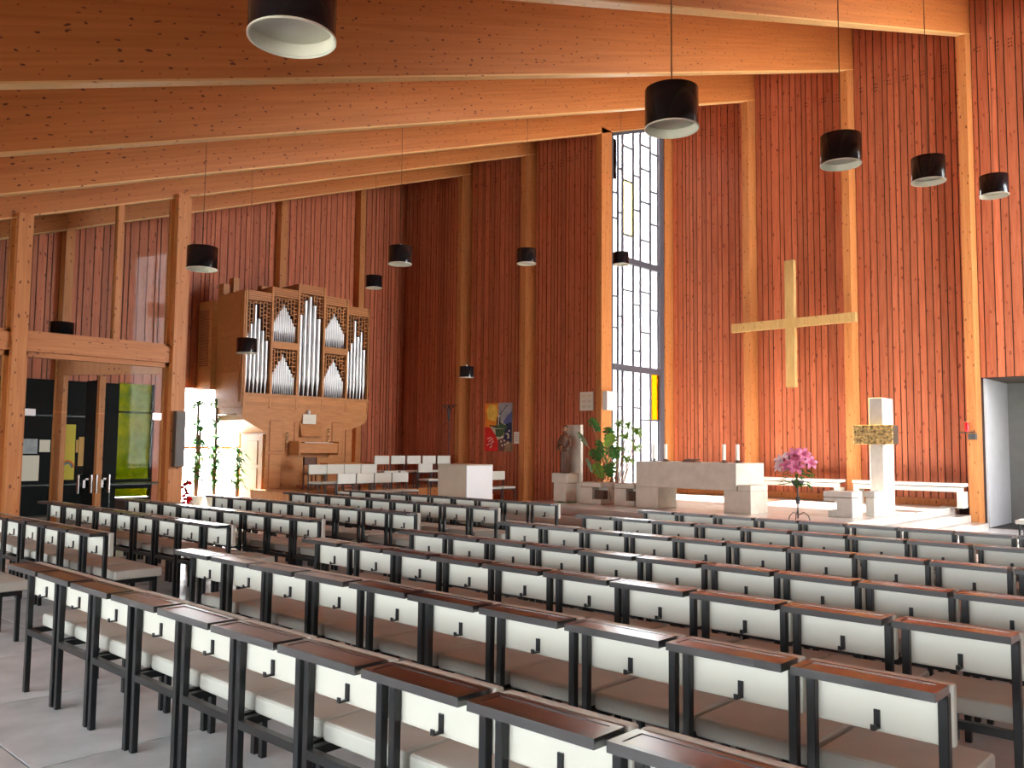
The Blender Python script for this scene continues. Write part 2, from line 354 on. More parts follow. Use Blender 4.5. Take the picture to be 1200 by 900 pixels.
# entrance and side walls: low glazed band behind the viewer, tall glazing on the right; off camera, they let the daylight in
wb = MB(); wb.box(WX - .2, XR + .3, YB - .2, YB, 0, 1.35); wb.box(WX - .2, XR + .3, YB - .2, YB, 2.5, 4.2); wb.box(WX - .2, -18.3, YB - .2, YB, 1.35, 2.5); wb.box(2.5, XR + .3, YB - .2, YB, 1.35, 2.5)
struct(wb.build('wall_entrance', 'plaster_light'), 'low entrance wall with a glazed band')
win = struct(MB().box(-18.3, 2.5, YB - .12, YB - .10, 1.35, 2.5).build('window_3', 'clear_glass'), 'glazed band of the entrance wall')
m = MB()
for i in range(9): m.box(-18.3 + i * 2.6 - .04, -18.3 + i * 2.6 + .04, YB - .16, YB - .04, 1.35, 2.5)
m.build('window_frame', 'column', win)
SG = (14.8, 20.8, .7, 10.5)
wb = MB(); wb.box(XR, XR + .2, YB, SG[0], 0, under(SG[0]) + 1.3); wb.box(XR, XR + .2, SG[1], W2 + .2, 0, 12.5); wb.box(XR, XR + .2, SG[0], SG[1], 0, SG[2])
for q0, q1 in ((SG[0], 18.0), (18.0, SG[1])): wb.hexa([(XR, q0, min(SG[3], under(q0) + .7)), (XR + .2, q0, min(SG[3], under(q0) + .7)), (XR, q1, SG[3]), (XR + .2, q1, SG[3]), (XR, q0, under(q0) + 1.3), (XR + .2, q0, under(q0) + 1.3), (XR, q1, under(q1) + 1.3), (XR + .2, q1, under(q1) + 1.3)])
struct(wb.build('wall_right', 'plaster_light'), 'pale side wall with tall glazing')
win = struct(MB().box(XR + .10, XR + .12, SG[0], SG[1], SG[2], SG[3]).build('window_4', 'clear_glass'), 'tall glazing of the side wall')
m = MB()
for i in range(8): m.box(XR + .05, XR + .16, SG[0] + i * .857 - .025, SG[0] + i * .857 + .025, SG[2], SG[3])
m.build('window_frame', 'column', win)

# ------------------------------------------------------------------ roof and timber frames
def slope(m, x0, x1, y0, y1, d0, d1):
    m.hexa([(x0, y0, under(y0) + d0), (x1, y0, under(y0) + d0), (x0, y1, under(y1) + d0), (x1, y1, under(y1) + d0), (x0, y0, under(y0) + d1), (x1, y0, under(y0) + d1), (x0, y1, under(y1) + d1), (x1, y1, under(y1) + d1)])
m = MB(); slope(m, FX['c'] - .02, XR + .3, YB - .3, W2 + .3, 1.2, 1.4); slope(m, WX - .3, FX['c'] - .02, YB - .3, W1 + .3, 1.2, 1.4)
struct(m.build('ceiling', 'board'), 'timber ceiling above the deep beams')
frames = [('f', W2, 'nearest the camera, meeting the column by the red lamp'), ('a', W2, 'meeting the column right of the hanging cross'), ('b', W2, 'meeting the column left of the hanging cross'),
          ('c', W2, 'passing over the tall stained window'), ('d', W1, 'above the glass partition'), ('e', W1, 'beyond the glass partition, in front of the organ')]
COLD = .44
FDZ = dict(f=.07, a=.03, b=-.02, c=-.07, d=-.06, e=-.09)
def frame(x, wall, label, dz=0.0):
    t = bpy.data.objects.new('beam', None); C.objects.link(t); t.location = (x, 0, 0); t['kind'] = 'structure'; t['label'] = label; t.empty_display_size = .1
    an = math.atan(MB_); Lb = (wall + .30 - YB) / math.cos(an); hb = 1.24 * math.cos(an)
    for nm, mt, z0, z1, w0, w1 in (('beam_timber', 'beam', .022, hb, 0, FW), ('lit_underside', 'beam_lit_underside', 0, .0225, .0, FW)):  # thin strip added below each beam, paler to imitate its lit underside
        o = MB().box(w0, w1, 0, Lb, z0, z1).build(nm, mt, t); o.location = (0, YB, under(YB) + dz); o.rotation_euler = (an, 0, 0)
    o = MB().hexa([(0, 0, 0), (FW, 0, 0), (0, COLD, 0), (FW, COLD, 0), (0, 0, under(wall - COLD) + dz + .006), (FW, 0, under(wall - COLD) + dz + .006), (0, COLD, under(wall) + dz + .006), (FW, COLD, under(wall) + dz + .006)]).build('column', 'column', t)
    o.location = (0, wall - COLD, 0); return t
for k, wl, l in frames: frame(FX[k], wl, 'deep sloping glulam beam ' + l, FDZ[k])
for i in range(1, 3): frame(FX['f'] + 2.68 * i, W2, 'deep sloping glulam beam overhead, outside the picture')
o = MB().box(0, FW, 0, .44, 0, under(W1 - .44) + .1).build('column', 'column'); o.location = (FX['c'], W1 - .44, 0); struct(o, 'tall timber post left of the tall stained window')

# ------------------------------------------------------------------ tall stained window beside the altar
XG = FX['c'] + .10
wt = bpy.data.objects.new('window_1', None); C.objects.link(wt); struct(wt, 'tall leaded window of irregular panes left of the altar'); wt.location = (XG, 0, 0)
WY = [18.20, 18.50, 18.72, 19.22, 19.57, 20.06, 20.50]
y_end = W2 - COLD
def wbox(name, mt, x0, x1, y0, y1, z0, z1, p=wt): 
    o = MB().box(x0, x1, y0, y1, z0, z1).build(name, mt, p); return o
bars = {0: [8.53, 7.83, 5.72, 4.88], 1: [9.24, 8.02, 5.21, 2.78], 2: [9.93, 8.98, 7.47, 5.95], 3: [9.22, 8.25, 5.61, 4.34, 2.78], 4: [10.18, 9.50, 8.56, 7.47, 6.01, 4.88, 2.46], 5: [10.06, 8.95, 8.01, 5.56, 2.46]}
TR = [3.83, 6.77]
wbox('window_frame', 'window_metal', -.05, .05, W1, WY[0] + .03, ZP, under(WY[0])); wbox('window_frame', 'window_metal', -.05, .05, WY[6] - .03, y_end, ZP, under(WY[6]) + .03)
m = MB(); m.hexa([(-.05, W1, under(W1) - .16), (.05, W1, under(W1) - .16), (-.05, y_end, under(y_end) - .16), (.05, y_end, under(y_end) - .16), (-.05, W1, under(W1)), (.05, W1, under(W1)), (-.05, y_end, under(y_end)), (.05, y_end, under(y_end))]); m.build('window_frame', 'window_metal', wt)
for z in TR: wbox('transom', 'window_metal', -.05, .05, WY[0], WY[6], z - .085, z + .085)
wbox('window_sill', 'window_metal', -.08, .10, W1, y_end, ZP - .05, ZP + .06)
for y in WY[1:6]: wbox('mullion', 'window_metal', -.025, .025, y - .022, y + .022, ZP, under(y) - .1)
for i in range(6):
    zs = sorted(bars[i] + TR + [ZP + .06, under((WY[i] + WY[i + 1]) / 2) - .14])
    for z in bars[i]: wbox('glazing_bar', 'window_metal', -.02, .02, WY[i], WY[i + 1], z - .022, z + .022)
    for a, b in zip(zs[:-1], zs[1:]):
        mt = 'clear_glass'
        if i == 2 and abs(a - 7.47) < .02: mt = 'pane_yellow'
        if i == 5 and abs(b - 3.83) < .02: mt = 'pane_amber'
        wbox('pane', mt, -.004, .004, WY[i], WY[i + 1], a, b)
wbox('pane', 'pane_dark', -.008, .008, WY[0], WY[1] - .08, 8.9, 10.0)

# window by the organ
wo = bpy.data.objects.new('window_2', None); C.objects.link(wo); struct(wo, 'bright floor-length window beside the organ'); wo.location = (WX - .1, 0, 0)
for a, b in ((OW0, 11.62), (11.62, 12.35), (12.35, OW1)):
    for z0, z1 in ((.05, 1.58), (1.58, OWZ)): wbox('pane', 'clear_glass', -.004, .004, a, b, z0, z1, wo)
for y in (OW0, 12.35, OW1): wbox('jamb', 'column', -.05, .06, y - .05, y + .05, 0, OWZ, wo)
wbox('transom', 'column', -.05, .05, OW0, OW1, 1.55, 1.62, wo); wbox('sill', 'column', -.06, .08, OW0, OW1, 0, .05, wo)
# yellow-green window in the foyer
wy = bpy.data.objects.new('window_5', None); C.objects.link(wy); struct(wy, 'yellow-green textured glass window behind the glass partition'); wy.location = (WX - .1, 0, 0)
for z0, z1 in ((.35, .56), (.78, 2.45), (2.47, YWZ)): wbox('pane', 'pane_green', -.006, .006, YW0, YW1, z0, z1, wy)
wbox('transom', 'slate', -.04, .04, YW0, YW1, 2.44, 2.48, wy); wbox('transom', 'slate', -.04, .12, YW0, YW1, .55, .79, wy)

# ------------------------------------------------------------------ glass partition with double doors
GX = FX['d']
gp = thing('glass_partition', 'timber-framed glass partition with clear double doors left of the organ', 'partition', (GX, 0, 0))
def gbox(name, mt, x0, x1, y0, y1, z0, z1, p=gp): return MB().box(x0, x1, y0, y1, z0, z1).build(name, mt, p)
GY = [1.95, 4.74, 7.50]
for y in GY:
    zt = under(y) + .02
    gbox('post', 'column', .0, FW + .12, y, y + .22, 0, zt)
gbox('post', 'column', -.20, .02, 7.73, 7.90, 0, under(7.73))
for y0, y1 in ((2.17, 4.74), (4.96, 7.50)):
    gbox('transom', 'rail', .02, FW + .04, y0, y1, 3.22, 3.52)
    gbox('frame', 'column', .04, .16, y0, y0 + .07, 0, 3.22); gbox('frame', 'column', .04, .16, y1 - .07, y1, 0, 3.22); gbox('frame', 'rail', .04, .16, y0, y1, 3.13, 3.22)
    for yy in (y0, y1 - .06): gbox('frame', 'column', .04, .16, yy, yy + .06, 3.52, under(yy))
    gbox('frame', 'rail', .04, .16, y0, y1, 3.52, 3.58)
    ym = y0 + (y1 - y0) * .58
    gbox('mullion', 'column', .02, .17, ym, ym + .11, 3.52, under(ym))
    for a, b in ((y0, ym), (ym + .11, y1)):
        m = MB(); m.hexa([(.09, a, 3.55), (.098, a, 3.55), (.09, b, 3.55), (.098, b, 3.55), (.09, a, under(a)), (.098, a, under(a)), (.09, b, under(b)), (.098, b, under(b))]); m.build('pane', 'partition_glass', gp)
    gbox('pane', 'partition_glass', .09, .098, y0 + .07, y1 - .07, 2.22, 3.13)
    yc = (y0 + y1) / 2
    for a, b, s in ((y0 + .08, yc - .006, 1), (yc + .006, y1 - .08, -1)):
        d = gbox('glass_door', 'partition_glass', .09, .102, a, b, .02, 2.20)
        d['label'] = 'frameless clear glass door leaf'
        ys = (a, a + .17) if s == 1 else (b - .17, b)
        MB().box(.075, .117, ys[0], ys[1], 2.13, 2.25).build('hinge_patch', 'chrome', d)
        yh = (b - .27, b - .03) if s == 1 else (a + .03, a + .27)
        MB().box(.065, .127, yh[0], yh[1], .78, 1.11).build('push_plate', 'partition_glass', d)
        for yy in (yh[0], yh[1] - .018): MB().box(.06, .132, yy, yy + .018, .78, 1.11).build('handle_edge', 'chrome', d)
        k = MB(); k.box(.128, .134, yh[0] + .08, yh[0] + .17, .88, 1.02); k.box(.128, .134, yh[0] + .12, yh[0] + .17, .88, 1.05); k.build('lock_sign', 'white_paint', d)
# loudspeaker on the partition's end post
t = thing('column_loudspeaker', 'narrow dark column loudspeaker on the timber post beside the glass doors', 'speaker', (GX + FW + .12, 7.55, 1.24))
MB().box(.0, .13, 0, .19, 0, 1.06).build('housing', 'bronze_dark', t, bevel=.008)
m = MB()
for i in range(14): m.box(.128, .136, .02, .17, .05 + i * .07, .09 + i * .07)
m.build('grille', 'steel_dull', t)
# red plant by the post
t = thing('red_poinsettia', 'small red-leaved plant at the foot of the post by the organ window', 'plant', (GX - .02, 8.04, .0)); t.scale = (.55, .55, 1.0)
MB().lathe([(.10, 0), (.14, .24), (.15, .26)], 14).build('pot', 'stone', t)
m = MB()
for i in range(36):
    a = random.uniform(0, 6.28); r = random.uniform(.04, .24); z = random.uniform(.45, .95); c = Vector((r * math.cos(a), r * math.sin(a), z)); u = Vector((math.cos(a + 1.2), math.sin(a + 1.2), .3)) * .075; v = Vector((math.cos(a), math.sin(a), -.4)) * .09
    m.add([c - v, c + u, c + v, c - u, c + Vector((0, 0, .004)) - v * .2], [(0, 1, 2, 3), (0, 3, 4), (4, 1, 0)])
o = m.build('bracts', 'red_glass', t); o['kind'] = 'stuff'; MB().tube([(0, 0, .2), (.02, 0, .6), (0, .02, .9)], .015, 6).build('stem', 'stem_brown', t)

# foyer behind the glass
struct(bx('wall_foyer', 'slate', WX + .03, WX + .13, 4.4, YW0 - .02, 0, 3.15), 'dark slate lining low on the foyer wall')
t = thing('foyer_doorway', 'timber door frame with a half-open dark door behind the glass partition', 'door frame', (-18.7, 0, 0))
for y in (6.44, 7.29): MB().box(.002, .138, y, y + .12, 0, 3.09).build('jamb', 'column', t)
m = MB(); m.hexa([(0, 6.44, 3.05), (.14, 6.44, 3.05), (0, 8.6, 3.22), (.14, 8.6, 3.22), (0, 6.44, 3.38), (.14, 6.44, 3.38), (0, 8.6, 3.50), (.14, 8.6, 3.50)]); m.build('header', 'column', t)
m = MB().box(-.75, -.02, 7.36, 7.41, .02, 3.02); m.build('door_leaf', 'slate', t); MB().tube([(-.66, 7.34, 1.0), (-.66, 7.28, 1.0), (-.56, 7.28, 1.0)], .012, 6).build('handle', 'chrome', t)
nb = thing('notice_board', 'dark notice board on the foyer wall seen through the glass doors', 'board', (WX + .15, 0, 0))
MB().box(0, .03, 6.45, 8.3, .70, 2.3).build('panel', 'slate', nb); 
for (y0, y1, z0, z1) in ((6.43, 8.32, .68, .71), (6.43, 8.32, 2.29, 2.32)): MB().box(0, .05, y0, y1, z0, z1).build('frame', 'steel', nb)
def poster(name, mt, y0, y1, z0, z1, label, x=WX + .185):
    o = MB().box(0, .006, 0, y1 - y0, 0, z1 - z0).build(name, mt); o.location = (x, y0, z0); return tag(o, label, 'paper')
poster('poster', 'paper_yellow', 7.68, 7.90, 1.27, 2.11, 'tall yellow poster strip on the foyer notice board')
rp = thing('rainbow_poster', 'yellow poster with a rainbow pinned low on the foyer notice board', 'poster', (WX + .195, 7.59, .81))
MB().box(0, .006, 0, .31, 0, .55).build('sheet', 'paper_yellow', rp)
for r, mt in ((.15, 'art_red'), (.125, 'leaf_bright'), (.10, 'art_blue')):
    m = MB(); n = 12
    for i in range(n):
        a, b = math.pi * i / n, math.pi * (i + 1) / n
        q = [(.155 + rr * math.cos(t_), .28 + rr * math.sin(t_) * 1.2) for rr, t_ in ((r, a), (r, b), (r - .022, b), (r - .022, a))]
        m.prism(q, .006, .009, 'X')
    m.build('rainbow_band', mt, rp)
poster('notice', 'paper_tan', 7.98, 8.20, 1.13, 1.82, 'tan notice sheet right of the yellow poster strip')
poster('notice', 'paper_tan', 7.92, 7.97, 1.45, 1.75, 'small tan note beside the tall yellow poster strip')
poster('leaflet', 'paper', 6.60, 7.13, .80, 1.38, 'large cream sheet at the lower left of the foyer notice board')
poster('leaflet', 'art_grey', 6.56, 7.08, 1.42, 1.76, 'grey picture sheet above the large cream sheet')
poster('leaflet', 'paper', 7.12, 7.35, 1.46, 1.74, 'small cream card beside the grey picture sheet')
fb = thing('foyer_table', 'dark low table under the yellow-green foyer window', 'table', (WX + .9, 9.05, 0), 0)
MB().box(-.3, .3, -.75, .75, .70, .74).build('table_top', 'steel', fb)
for x in (-.27, .24):
    for y in (-.72, .69): MB().box(x, x + .03, y, y + .03, 0, .70).build('leg', 'steel', fb)

# ------------------------------------------------------------------ sanctuary platform and steps
px0, px1, py0 = -13.15, -5.75, 13.75
pf = bpy.data.objects.new('floor_sanctuary', None); C.objects.link(pf); struct(pf, 'raised pale stone sanctuary platform with three steps')
m = MB(); 
def plat(x0, x1, y0, y1, z0, z1, name):
    o = MB().box(x0, x1, y0, y1, z0, z1).build(name, 'stone_platform', pf)
for i in range(3):
    e = .34 * (2 - i); z0, z1 = .15 * i, .15 * (i + 1) - .004
    plat(px0 - e * .0, px1 + e, py0 - e, 15.50, z0, z1, 'step'); plat(FX['c'] + FW + .02 if i < 3 else 0, px1 + e, 15.50, W2 - COLD - .02, z0, z1, 'step')
    plat(FX['c'] + FW + .02, px1 - .02, W2 - COLD - .02, W2, z0, z1, 'step')
for i in range(6):
    for j in range(6):
        a0, a1 = px0 + (px1 - px0) * i / 6, px0 + (px1 - px0) * (i + 1) / 6
        b0, b1 = py0 + (W2 - COLD - py0) * j / 6, py0 + (W2 - COLD - py0) * (j + 1) / 6
        if a0 < -13.0 and b0 > 15.4: continue
        MB().box(a0 + .003, a1 - .003, b0 + .003, b1 - .003, .4465, .452).build('slab', 'stone_platform', pf)

# ------------------------------------------------------------------ altar
al = thing('altar', 'massive pale stone block altar with two legs on the platform', 'altar', (0, 0, 0))
def st(name, mt, x0, x1, y0, y1, z0, z1, p): return MB().box(x0, x1, y0, y1, z0, z1).build(name, mt, p, bevel=.008, seg=1)
st('altar_slab', 'stone', -10.32, -8.01, 15.0, 16.15, .885, 1.41, al)
st('altar_leg', 'stone', -10.32, -9.77, 15.0, 15.70, ZP, .885, al)
st('altar_leg', 'stone', -8.28, -7.71, 15.0, 15.70, ZP, .885, al)
st('altar_shoulder', 'stone', -7.98, -7.71, 15.0, 15.70, .885, 1.0, al)
def candle(x, y, lab):
    t = thing('altar_candle', lab, 'candle', (x, y, 1.41), 0, 'altar candles')
    m = MB(); m.lathe([(.05, 0), (.055, .008), (.02, .02), (.018, .035), (.05, .045), (.045, .055)], 14)
    for k in range(3): a = k * 2.09; m.tube([(.03 * math.cos(a), .03 * math.sin(a), .03), (.075 * math.cos(a), .075 * math.sin(a), .015), (.085 * math.cos(a), .085 * math.sin(a), .0)], .008, 6)
    m.build('holder', 'bronze_dark', t); MB().lathe([(.036, .05), (.036, .36), (.030, .365)], 14).build('wax', 'candle', t); MB().tube([(0, 0, .36), (.002, 0, .385)], .003, 5).build('wick', 'steel', t)
candle(-10.05, 15.28, 'leftmost white candle on the altar, by the potted plants')
candle(-9.84, 15.40, 'second white candle from the left end of the altar')
candle(-8.43, 15.30, 'white candle on the altar, left one of the pair by the flowers')
candle(-8.20, 15.42, 'white candle nearest the right end of the altar')
t = thing('missal_stand', 'small dark brown book stand lying low on the altar top', 'book stand', (-9.20, 15.35, 1.41))
m = MB(); m.box(-.16, .16, -.09, .11, 0, .018); m.hexa([(-.15, -.08, .02), (.15, -.08, .02), (-.15, .1, .05), (.15, .1, .05), (-.15, -.08, .035), (.15, -.08, .035), (-.15, .1, .066), (.15, .1, .066)]); m.build('base', 'statue_wood', t)
MB().box(-.13, .13, -.10, -.08, .02, .05).build('lip', 'statue_wood', t)

# stone seats
def stone_seat(x, y, wd, dp, lab, notch):
    t = thing('stone_stool', lab, 'stool', (x, y, ZP), 0, 'stone seats by the tabernacle pillar')
    st('seat_slab', 'stone_white', 0, wd, 0, dp, .365, .47, t)
    if notch:
        st('support', 'stone_white', wd * .45, wd, 0, dp, 0, .355, t); st('foot', 'stone_white', .08, wd * .45, 0, dp, 0, .12, t); st('apron', 'stone_white', .0, wd * .45, 0, dp, .29, .355, t)
    else: st('support', 'stone_white', .02, wd - .01, .01, dp, 0, .355, t)
stone_seat(-6.63, 15.75, .54, .48, 'pale stone seat with a notched side, nearer the flower stand', True)
stone_seat(-6.08, 16.30, .19, .55, 'small plain stone block seat touching the tabernacle pillar', False)

# tabernacle pillar
t = thing('tabernacle_pillar', 'white stone pillar standing on the platform before the right wall bay', 'pillar', (-6.66, 18.2, ZP))
st('shaft', 'stone_white', 0, .28, 0, .62, 0, 2.33, t); st('plinth', 'stone_white', -.01, .29, -.01, .63, 0, .02, t)
t = thing('tabernacle', 'gold-bronze textured tabernacle box mounted across the white stone pillar', 'tabernacle', (-6.93, 18.04, ZP + 1.36))
bt = MB().box(0, .80, 0, .14, 0, .40).build('door_front', 'bronze', t, bevel=.006, seg=1)
m = MB(); 
for i in range(20):
    for j in range(10):
        if random.random() < .8:
            x, z, s_ = .02 + i * .039 + random.uniform(-.008, .008), .02 + j * .039 + random.uniform(-.008, .008), random.uniform(.008, .017)
            m.box(x - s_, x + s_, -random.uniform(.006, .022), .002, z - s_, z + s_)
o = m.build('relief', 'bronze', t); o['kind'] = 'stuff'
MB().box(.80, .806, .01, .30, .01, .39).build('side_plate', 'bronze_dark', t); MB().box(0, .27, .14, .155, .02, .38).build('back_plate', 'bronze_dark', t); MB().box(.56, .80, .14, .30, .02, .38).build('casing', 'bronze_dark', t)

# bench along the altar wall
def wall_bench(x0, x1, lab):
    t = thing('wall_bench', lab, 'bench', (0, 0, 0), 0, 'white benches along the altar wall')
    MB().box(x0, x1, 20.30, 20.72, .915, .985).build('seat', 'white_paint', t, bevel=.008, seg=1)
    MB().box(x0 + .02, x1 - .01, 20.32, 20.40, .80, .895).build('apron', 'panel_white', t); MB().box(x0 + .03, x1 - .03, 20.36, 20.66, .893, .916).build('batten', 'bronze_dark', t)
    for x in (x0 + .02, x1 - .13): MB().box(x, x + .12, 20.32, 20.68, ZP, .80).build('leg', 'panel_white', t)
wall_bench(-13.0, -10.95, 'white bench behind the altar under the left wall bay')
wall_bench(-10.55, -8.16, 'white bench between the two columns below the hanging cross')
wall_bench(-7.85, -5.46, 'white bench behind the tabernacle pillar')
struct(bx('trim_2', 'stone_white', -5.98, -5.48, 20.45, 20.70, ZP, ZP + .02), 'pale stone strip under the bench end')

# hanging cross
t = thing('altar_cross', 'large plain light wood cross on the boarded altar wall', 'cross', (0, 0, 0))
YC = 20.44
MB().box(-9.52, -9.27, YC, YC + .14, 3.25, 6.48).build('upright', 'cross_wood', t, bevel=.006, seg=1)
o = MB().box(-1.635, 1.635, -.07, .07, -.115, .115).build('crossbar', 'cross_wood', t, bevel=.006, seg=1); o.location = (-9.38, YC + .069, 4.875)
MB().box(-9.44, -9.36, YC + .14, W2 - .03, 4.90, 4.96).build('bracket', 'steel', t)

# sanctuary lamp on column f
t = thing('sanctuary_lamp', 'red sanctuary candle on a dark wall bracket at the right column', 'lamp', (FX['f'] + .06, W2 - COLD, 2.0))
MB().box(-.02, .14, -.12, 0, -.05, .07).build('bracket', 'steel_dull', t, bevel=.006, seg=1); MB().box(-.20, .12, -.17, -.10, .085, .115).build('shelf', 'bronze_dark', t)
MB().lathe([(.045, .115), (.048, .32), (.04, .325)], 16, (-.03, -.135, 0)).build('red_glass', 'red_glass', t); MB().lathe([(.05, .32), (.05, .335)], 16, (-.03, -.135, 0)).build('rim', 'bronze', t)

# flower stand
t = thing('flower_stand', 'wrought iron flower stand with pink lilies before the altar platform bench', 'flowers', (-6.47, 14.30, ZP))
MB().tube([(0, 0, .05), (0, 0, .62)], .014, 8).build('stem', 'steel_dull', t)
m = MB()
for k in range(5):
    a = k * 2.5; m.tube([(0 + .03 * math.cos(a + z * 30), .03 * math.sin(a + z * 30), .30 + z) for z in (0, .03, .06, .09, .12)], .008, 6)
m.build('twist', 'steel_dull', t)
for k in range(3):
    a = k * 2.094 + .1; MB().tube([(0, 0, .10), (.10 * math.cos(a), .10 * math.sin(a), .16), (.18 * math.cos(a), .18 * math.sin(a), .10), (.21 * math.cos(a), .21 * math.sin(a), .006)], .009, 7).build('foot', 'steel_dull', t)
MB().lathe([(.06, .60), (.10, .66), (.11, .70)], 16).build('bowl', 'steel_dull', t)
def lily(c, d, r, mt):
    d = Vector(d).normalized(); a = d.cross(Vector((0, 0, 1)));
    if a.length < .1: a = d.cross(Vector((1, 0, 0)))
    a.normalize(); b = d.cross(a); m = MB(); c = Vector(c)
    for k in range(6):
        th = k * math.pi / 3; u = a * math.cos(th) + b * math.sin(th); s_ = d.cross(u)
        p0 = c; p1 = c + d * r * .55 + u * r * .38; p2 = c + d * r * .62 + u * r * .85; p3 = c + d * r * .35 + u * r * 1.2
        w1, w2 = s_ * r * .24, s_ * r * .26
        n = d * .006
        m.add([p0, p1 - w1, p1 + w1, p2 - w2, p2 + w2, p3, p1 - d * .01, p2 - d * .01], [(0, 1, 6), (0, 6, 2), (1, 3, 7, 6), (6, 7, 4, 2), (3, 5, 7), (7, 5, 4)], True)
    for k in range(5):
        th = k * 1.256; u = a * math.cos(th) + b * math.sin(th); m.tube([c + d * r * .2, c + d * r * .8 + u * r * .22], .005, 5)
    return m
for (x, y, z, r, mt) in ((-.02, -.06, 1.12, .13, 'petal_pink'), (.12, -.05, 1.14, .12, 'petal_pink'), (-.12, -.10, .93, .13, 'petal_pink'), (.04, -.16, .92, .14, 'petal_pink'), (.22, -.02, 1.0, .12, 'petal_pink'),
                         (-.26, -.05, 1.02, .12, 'petal_white'), (-.30, -.02, .90, .10, 'petal_white'), (-.16, 0, 1.06, .12, 'petal_white'), (.10, .10, 1.05, .12, 'petal_pink'), (-.08, .12, 1.0, .12, 'petal_pink')):
    lily((x * .5, y * .5, z - .08), (x + .25, y - .35, .25), r, mt).build('lily', mt, t).location = (x * .5, y * .5, .08)
m = MB()
for k in range(46):
    a = random.uniform(0, 6.28); r = random.uniform(.08, .32); c = Vector((r * math.cos(a) * .9, r * math.sin(a) * .9, random.uniform(.62, .92))); d = Vector((math.cos(a), math.sin(a), random.uniform(-.9, .2))).normalized() * random.uniform(.09, .15); s_ = Vector((-math.sin(a), math.cos(a), .2)) * .032
    m.add([c - d * .5, c + s_, c + d, c - s_, c + Vector((0, 0, .012))], [(0, 1, 4), (1, 2, 4), (2, 3, 4), (3, 0, 4)], True)
o = m.build('foliage', 'leaf', t); o['kind'] = 'stuff'
for k in range(7):
    a = k * .9; MB().ball((.2 * math.cos(a), .16 * math.sin(a) - .06, 1.0 + .05 * (k % 3)), .022, sz=1.9).build('bud', 'bud_dark', t)

# ------------------------------------------------------------------ statue on its pedestal
t = thing('statue_pedestal', 'pale stone pedestal with a tall back slab holding the wooden saint', 'pedestal', (-12.72, 15.12, ZP))
st('plinth', 'stone', .03, .40, .03, .40, 0, .43, t); st('head_block', 'stone', 0, .46, 0, .46, .43, .65, t); st('back_slab', 'stone', .06, .52, .41, .50, 0, 1.76, t)
t = thing('wooden_statue', 'carved brown wooden statue of a robed monk on the stone pedestal', 'statue', (-12.47, 15.30, ZP + .65)); t.scale = (1.08, 1.08, 1.13)
m = MB()
rings = [(.0, .105, .085), (.05, .105, .085), (.20, .095, .08), (.40, .09, .075), (.52, .10, .08), (.62, .115, .085), (.70, .13, .085), (.755, .115, .08), (.785, .06, .055), (.80, .042, .042), (.83, .042, .042)]
n = 18
vs = [(a * math.cos(2 * math.pi * j / n) * (1 + .07 * math.cos(7 * 2 * math.pi * j / n) * (z < .55)), b * math.sin(2 * math.pi * j / n) * (1 + .07 * math.cos(7 * 2 * math.pi * j / n) * (z < .55)), z) for z, a, b in rings for j in range(n)]
m.add(vs, [(i * n + j, i * n + (j + 1) % n, (i + 1) * n + (j + 1) % n, (i + 1) * n + j) for i in range(len(rings) - 1) for j in range(n)] + [tuple(range(n - 1, -1, -1)), tuple(range((len(rings) - 1) * n, len(rings) * n))], True)
m.tube([(-.115, -.0, .71), (-.15, -.03, .58), (-.12, -.10, .50), (-.02, -.12, .52)], [.045, .045, .042, .03], 10)
m.tube([(.115, -.0, .71), (.155, -.03, .57), (.12, -.10, .48), (.0, -.13, .47)], [.045, .047, .044, .03], 10)
m.tube([(-.03, -.085, .46), (-.035, -.095, .22), (-.03, -.10, .03)], .012, 6)
m.ball((-.04, -.10, .012), .045, .7, 1.3, .5); m.ball((.05, -.10, .012), .045, .7, 1.3, .5)
o = m.build('robe', 'statue_wood', t); r = o.modifiers.new('union', 'REMESH'); r.mode = 'VOXEL'; r.voxel_size = .012; r.use_smooth_shade = True
m = MB(); m.ball((0, -.008, .89), .062, .86, .98, 1.2, 16); m.tube([(0, -.062, .90), (0, -.076, .877), (0, -.066, .87)], [.008, .011, .008], 6)
m.ball((-.055, 0, .885), .016, .5, .8, 1.2); m.ball((.055, 0, .885), .016, .5, .8, 1.2); m.tube([(-.02, -.06, .852), (.02, -.06, .852)], .005, 5)
m.build('head', 'skin_wood', t); m = MB(); m.ball((0, .012, .915), .064, .9, .95, .95, 16); m.ball((0, -.035, .835), .036, 1, .8, .9); m.build('hair', 'statue_wood', t)
m = MB(); m.ball((-.005, -.13, .525), .03, 1.2, .8, 1); m.ball((.01, -.14, .485), .03, 1.2, .8, 1); m.build('hands', 'skin_wood', t)

